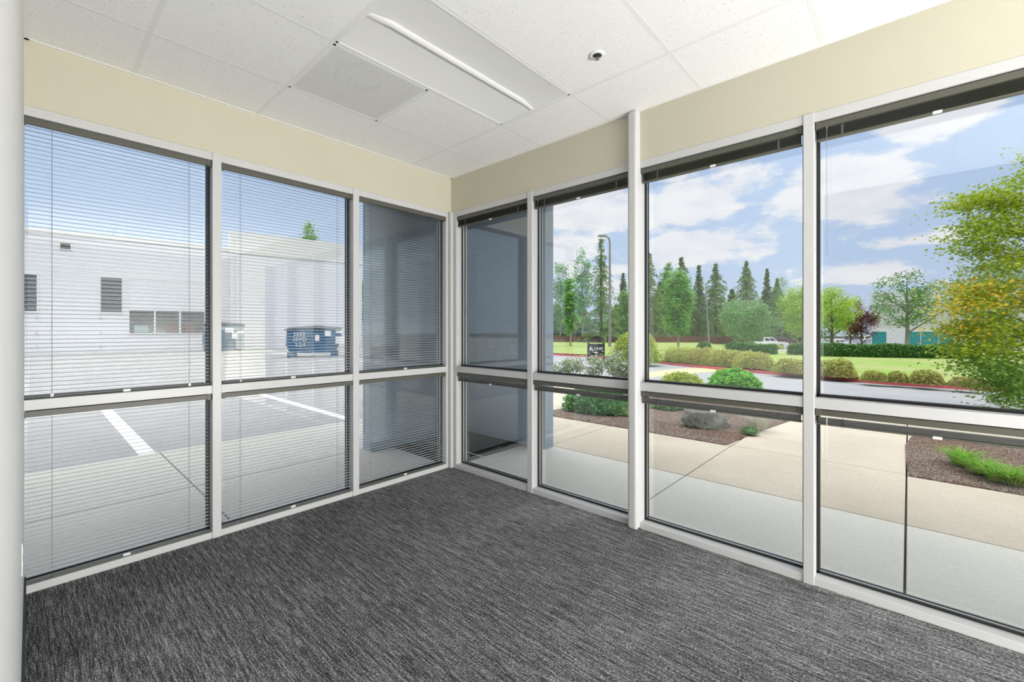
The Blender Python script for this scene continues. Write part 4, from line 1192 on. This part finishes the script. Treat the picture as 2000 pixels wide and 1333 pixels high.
# dumpsters
def dumpster(px0, px1, base_y, top_y, label, big):
    p0 = at(px0, base_y, GA); p1 = at(px1, base_y - 2, GA); Ax, u_, n_, hit_ = frame(p0, p1); Ln = np.linalg.norm((p1 - p0)[:2])
    h = hit_((px0 + px1) / 2, top_y)[1] - GA; c_ = (p0 + p1) / 2; T = thing('dumpster', label, 'dumpster', (c_[0], c_[1], GA), 'dumpsters at the white building')
    zb, zt_ = GA + (.25 if big else .12), GA + h; dpt = 1.6
    P = lambda s, q, z: (Ax[0] + u_[0] * s + n_[0] * q, Ax[1] + u_[1] * s + n_[1] * q, z)
    # body: hopper, front leaning out, ends slanted
    sl = .18 if big else .05
    pts = [(sl, 0, zb), (Ln - sl * 1.6, 0, zb), (Ln - sl * 1.6, -dpt, zb), (sl, -dpt, zb), (0, .02, zb + .28 * h), (Ln, .02, zb + .42 * h), (Ln, -dpt, zb + .42 * h), (0, -dpt, zb + .28 * h), (.05, .05, zt_ - .12), (Ln, .05, zt_ - .1), (Ln, -dpt, zt_), (.05, -dpt, zt_)]
    V = [P(*q) for q in pts]
    MB().add(V, [(0, 3, 2, 1), (0, 1, 5, 4), (1, 2, 6, 5), (2, 3, 7, 6), (3, 0, 4, 7), (4, 5, 9, 8), (5, 6, 10, 9), (6, 7, 11, 10), (7, 4, 8, 11), (8, 9, 10, 11)]).build('bin', MT['blue'], T)
    r = MB()
    r.obox(Ax, u_, n_, -.06, Ln + .06, -.02, .10, zt_ - .16, zt_ - .08)
    for k in range(1, 6): r.obox(Ax, u_, n_, Ln * k / 6 - .03, Ln * k / 6 + .03, .0, .07, zb + .35 * h, zt_ - .16)
    r.build('ribs', MT['blue'], T)
    ld = MB(); ld.add([P(-.04, .1, zt_ - .08), P(Ln * .5, .1, zt_ - .0), P(Ln * .5, -dpt, zt_ + .14), P(-.04, -dpt, zt_ + .05), P(-.04, .1, zt_ - .11), P(Ln * .5, .1, zt_ - .04), P(Ln * .5, -dpt, zt_ + .1), P(-.04, -dpt, zt_ + .0)],
                      [(0, 1, 2, 3), (7, 6, 5, 4), (0, 4, 5, 1), (1, 5, 6, 2), (2, 6, 7, 3), (3, 7, 4, 0)])
    ld.build('lid', MT['dark'], T)
    ld = MB(); ld.add([P(Ln * .51, .1, zt_ - .0), P(Ln + .05, .1, zt_ - .10), P(Ln + .05, -dpt, zt_ + .05), P(Ln * .51, -dpt, zt_ + .14), P(Ln * .51, .1, zt_ - .04), P(Ln + .05, .1, zt_ - .13), P(Ln + .05, -dpt, zt_ + .0), P(Ln * .51, -dpt, zt_ + .1)],
                      [(0, 1, 2, 3), (7, 6, 5, 4), (0, 4, 5, 1), (1, 5, 6, 2), (2, 6, 7, 3), (3, 7, 4, 0)])
    ld.build('lid', MT['dark'], T)
    for s_, q in ((.06, -.1), (Ln - .45, -.1), (.06, -dpt + .3), (Ln - .45, -dpt + .3)):
        MB().obox(Ax, u_, n_, s_, s_ + .28, q - .1, q + .08, GA, zb + .02).build('leg', MT['blue'], T)
    nn = (n_[0], n_[1], 0)
    # reading direction: left to right seen from outside
    ur = u_ if (u_ @ RV[:2]) > 0 else -u_
    CC = lambda s, z, q=.095: (Ax[0] + u_[0] * s + n_[0] * q, Ax[1] + u_[1] * s + n_[1] * q, z)
    if big:
        lettering('2033', .27, MT['sticker'], T, (CC(.62, zb + .62 * h), ur, nn)); lettering('20YD', .27, MT['sticker'], T, (CC(.64, zb + .45 * h), ur, nn)); lettering('2.2.4', .25, MT['sticker'], T, (CC(.66, zb + .27 * h), ur, nn))
        for s_, zc, w, hh in ((1.95, .66, .28, .34), (2.5, .72, .34, .22), (2.62, .42, .62, .36), (1.45, .5, .2, .3)):
            MB().obox(Ax, u_, n_, s_ - w / 2, s_ + w / 2, .06, .1, zb + zc * h - hh / 2, zb + zc * h + hh / 2).build('sticker', MT['sticker'], T)
    else:
        for s_, zc, w, hh in ((1.75, .5, .32, .4), (2.1, .62, .35, .2), (1.45, .7, .5, .3)):
            MB().obox(Ax, u_, n_, s_ - w / 2, s_ + w / 2, .06, .1, zb + zc * h - hh / 2, zb + zc * h + hh / 2).build('sticker', MT['sticker'], T)
        MB().obox(Ax, u_, n_, .1, Ln, .05, .075, zt_ - .42, zt_ - .17).build('worn_panel', MT['bluel'], T)
        MB().obox(Ax, u_, n_, Ln - .5, Ln, .05, .075, zb, zt_ - .42).build('worn_panel', MT['bluel'], T)
    return T


dumpster(558, 664, 700, 641, 'blue dumpster with white stencilled numbers near the second mullion', True)
dumpster(396, 477, 687, 633, 'blue dumpster with white stickers half hidden by the first mullion', False)

# building with teal windows
pA, pB = far(1700, 56, 0), far(1990, 48, 0); zb = gz(1750, 54)[2]
A, u, n, hit = frame(pA, pB)
T = thing('office_building', 'pale two-band building with teal windows behind the clipped hedge', 'building', (A[0], A[1], zb))
zt = hit(1703, 570)[1]; zm1 = hit(1703, 597)[1]; zm2 = hit(1760, 642)[1]; Lx = hit(1995, 600)[0] + 14
MB().obox(A, u, n, 0, Lx, -20, 0, zb - .6, zm2).build('lower_wall', MT['wb'], T)
MB().obox(A, u, n, .15, Lx, -20, -.10, zm2, zm1).build('middle_band', plain('grey_beige_render', (.60, .59, .56), .8), T)
MB().obox(A, u, n, -.1, Lx, -20, .12, zm1, zm1 + .16).build('grey_band_line', MT['duct'], T)  # thin grey strip standing proud between middle band and parapet
MB().obox(A, u, n, 0, Lx, -20, .05, zm1 + .16, zt).build('parapet', MT['wb'], T)
for x0, x1 in ((1703, 1731), (1771, 1797), (1799.5, 1832), (1834.5, 1864), (1930, 1960)):
    wrect(x0, 648.5, x1, 684, 'window', MT['teal'], fr=.12)

# brick wall, far left of the lawn
p0, p1 = gz(1262, 44), gz(1432, 43); A, u, n, hit = frame(p0, p1)
o = MB().obox(A, u, n, -14, np.linalg.norm((p1 - p0)[:2]), -.25, 0, -.1, .66).build('brick_wall', MT['brick'], origin=(A[0], A[1], 0)); tag(o, 'low dark red brick wall beyond the lawn', 'wall')

# lamp poles
b = gz(1191, 33); T = thing('street_lamp', 'street lamp with a curved arm beside the tall ragged fir', 'street lamp', b)
hp = (HOR - 460) / FPX * 33 + CAMP[2]; l = RV * -1
MB().tube([b + [0, 0, -.2], b + [0, 0, hp - .5 - b[2]], b + [0, 0, hp - .2 - b[2]] + l * .08, b + [0, 0, hp - b[2] - .04] + l * .3], [.11, .07, .065, .06], 8).build('pole', MT['pole'], T)
q = b + [0, 0, hp - b[2] - .03] + l * .28
MB().obox(q, l[:2], np.array([-l[1], l[0]]), 0, .6, -.12, .12, q[2] - .08, q[2] + .05).build('lamp_head', MT['pole'], T)
b = gz(1385, 38); T = thing('lamp_pole', 'thin straight lamp pole leaning slightly, in front of the firs', 'street lamp', b)
tp = CAMP + ray(1378, 556) * 38
MB().tube([b + [0, 0, -.1], tp], [.09, .05], 8).build('pole', MT['pole'], T)
MB().tube([tp, tp + [0, 0, .12]], [.06, .03], 8).build('cap', MT['pole'], T)

# sign
b = at(1164, 700, .03); d = (b - CAMP) @ DV; T = thing('business_sign', 'black rectangular sign with white lettering behind the rose bushes', 'sign', b)
u2 = RV[:2]; n2 = -DV[:2]; W = 33 * d / FPX
MB().obox(b, u2, n2, -W / 2, W / 2, -.06, .06, b[2] + .08, CAMP[2] - (672 - HOR) / FPX * d).build('panel', MT['sign'], T)
for s_ in (-W / 2, W / 2 - .08): MB().obox(b, u2, n2, s_, s_ + .08, -.08, .08, b[2] - .1, CAMP[2] - (670 - HOR) / FPX * d).build('post', MT['sign'], T)
zt = CAMP[2] - (681.5 - HOR) / FPX * d
lettering('LINK', .2, MT['sticker'], T, ((b[0] + u2[0] * W * .14 + n2[0] * .065, b[1] + u2[1] * W * .14 + n2[1] * .065, zt), u2, (n2[0], n2[1], 0)))
lg = MB(); c_ = np.array([b[0] - u2[0] * W * .30 + n2[0] * .065, b[1] - u2[1] * W * .30 + n2[1] * .065])
lg.add([(c_[0] - u2[0] * .11, c_[1] - u2[1] * .11, zt - .10), (c_[0] - u2[0] * .04, c_[1] - u2[1] * .04, zt - .10), (c_[0] + u2[0] * .02, c_[1] + u2[1] * .02, zt + .1), (c_[0] - u2[0] * .03, c_[1] - u2[1] * .03, zt + .1)], [(0, 1, 2, 3)])
lg.add([(c_[0] + u2[0] * .10, c_[1] + u2[1] * .10, zt - .10), (c_[0] + u2[0] * .04, c_[1] + u2[1] * .04, zt - .10), (c_[0] + u2[0] * .0, c_[1] + u2[1] * .0, zt), (c_[0] + u2[0] * .04, c_[1] + u2[1] * .04, zt + .03)], [(0, 1, 2, 3)])
lg.build('logo', MT['sticker'], T)


# ------------------------------------------------------------------ vehicles (small in the photo, whole in shape)
def car(name, kind, mat, loc, rz, label, cat):
    T = thing(name, label, cat, (0, 0, 0), 'cars in the car park')
    if kind == 'pickup':
        Ln, body = 5.7, [(-2.85, .5), (-2.85, 1.12), (-.75, 1.12), (-.75, 1.14), (1.15, 1.14), (2.6, 1.08), (2.85, .95), (2.85, .45), (2.3, .38), (-2.3, .38)]
        cab = [(-.85, 1.12), (-.7, 1.86), (.55, 1.88), (1.35, 1.13)]
    elif kind == 'suv':
        Ln, body = 4.7, [(-2.3, .5), (-2.35, 1.1), (1.0, 1.12), (2.1, 1.02), (2.35, .85), (2.35, .4), (-2.2, .38)]
        cab = [(-2.2, 1.1), (-1.95, 1.70), (.2, 1.74), (1.15, 1.1)]
    else:
        Ln, body = 4.6, [(-2.3, .45), (-2.3, .95), (-1.6, 1.0), (1.1, .98), (2.1, .85), (2.3, .65), (2.3, .3), (-2.2, .3)]
        cab = [(-1.75, .98), (-.95, 1.42), (.2, 1.44), (1.15, .96)]

    def ext(poly, w0, w1, nm, mt, sm=.0):
        n = len(poly); zs_ = [p[1] for p in poly]; lo, hi = min(zs_), max(zs_); v = []
        for sg in (-1, 1):
            for x, z in poly: v.append((x, sg * (w0 + (w1 - w0) * (z - lo) / (hi - lo)), z))
        return MB().add(v, [tuple(range(n)), tuple(range(n, 2 * n))[::-1]] + [(i, n + i, n + (i + 1) % n, (i + 1) % n) for i in range(n)]).build(nm, mt, T, bevel=.04)
    ext(body, .95, .92, 'body', mt := MT[mat]); ext(cab, .86, .70, 'cabin', mt)
    (x0, z0), (x1, z1), (x2, z2), (x3, z3) = cab
    win = MB(); L0 = .2
    for sg in (-1, 1):
        for a0, a1 in ((.12, .48), (.54, .92)):
            q = lambda t, k: (x0 + (x3 - x0) * t) * (1 - k) + (x1 + (x2 - x1) * t) * k
            y0 = lambda k: sg * (.86 + (.70 - .86) * k + .012)
            zz = lambda k: z0 + (z1 - z0) * k
            v = [(q(a0, .18), y0(.18), zz(.18)), (q(a1, .18), y0(.18), zz(.18)), (q(a1, .85), y0(.85), zz(.85)), (q(a0, .85), y0(.85), zz(.85))]
            win.add(v + [(a, b - sg * .02, c) for a, b, c in v], [(0, 1, 2, 3), (7, 6, 5, 4), (0, 4, 5, 1), (1, 5, 6, 2), (2, 6, 7, 3), (3, 7, 4, 0)])
    win.build('side_window', MT['glassd'], T)
    for (xa, za, xb, zb_, nm, sg) in ((x2, z2, x3, z3, 'windscreen', 1), (x1, z1, x0, z0, 'rear_window', -1)):
        pa = np.array([xa, za]); pb = np.array([xb, zb_]); nr = np.array([sg * .02, .012]); a_ = pa + (pb - pa) * .1 + nr; b_ = pa + (pb - pa) * .9 + nr
        MB().add([(a_[0], -.62, a_[1]), (a_[0], .62, a_[1]), (b_[0], .76, b_[1]), (b_[0], -.76, b_[1]), (a_[0] - sg * .03, -.62, a_[1] - .02), (a_[0] - sg * .03, .62, a_[1] - .02), (b_[0] - sg * .03, .76, b_[1] - .02), (b_[0] - sg * .03, -.76, b_[1] - .02)],
                 [(0, 1, 2, 3), (7, 6, 5, 4), (0, 4, 5, 1), (1, 5, 6, 2), (2, 6, 7, 3), (3, 7, 4, 0)]).build(nm, MT['glassd'], T)
    wr = .40 if kind == 'pickup' else .36; wx = 1.75 if kind == 'pickup' else 1.4
    for sx_ in (-wx, wx):
        for sy_ in (-.84, .84):
            w_ = MB().lathe([(.02, -.11), (wr * .9, -.11), (wr, -.07), (wr, .07), (wr * .9, .11), (.02, .11)], (sx_, sy_, wr), 20, 'y').build('wheel', MT['tyre'], T)
            MB().lathe([(.01, -.122), (wr * .6, -.12), (wr * .6, .12), (.01, .122)], (sx_, sy_, wr), 16, 'y').build('hubcap', MT['rim'], w_)
    lt = MB()
    for sy_ in (-.7, .7): lt.box((Ln / 2 - .06, sy_ - .18, .72), (Ln / 2 + .01, sy_ + .18, .86))
    lt.build('headlight', MT['sticker'], T)
    T.location = [float(q) for q in loc]; T.rotation_euler = (0, 0, rz)
    return T


ra = math.atan2(RV[1], RV[0])
def lotp(px, d): p = gz(px, d); return (p[0], p[1], p[2] + .045)
car('pickup_truck', 'pickup', 'carw', lotp(1500, 74), ra - .35, 'white pickup truck between the two clipped hedges', 'truck')
car('suv_car', 'suv', 'carm', lotp(1527, 88), ra - .25, 'maroon car parked behind the white pickup truck', 'car')
car('sedan_car', 'sedan', 'carw', lotp(1636, 76), ra + .1, 'white low car behind the long hedge', 'car')
car('pickup_truck', 'pickup', 'cars', lotp(1663, 88), ra - .2, 'silver pickup behind the white low car', 'truck')
car('suv_car', 'suv', 'carw', lotp(1700, 100), ra, 'pale car under the dark red tree', 'car')
for px, d, lb, mt in ((1285, 57, 'silver car behind the brick wall, left of the bright oval tree', 'cars'), (1155, 70, 'white car behind the brick wall near the corner pier', 'carw')):
    b = gz(px, d); car('suv_car', 'suv', mt, (b[0], b[1], b[2] - .5), ra, lb, 'car')
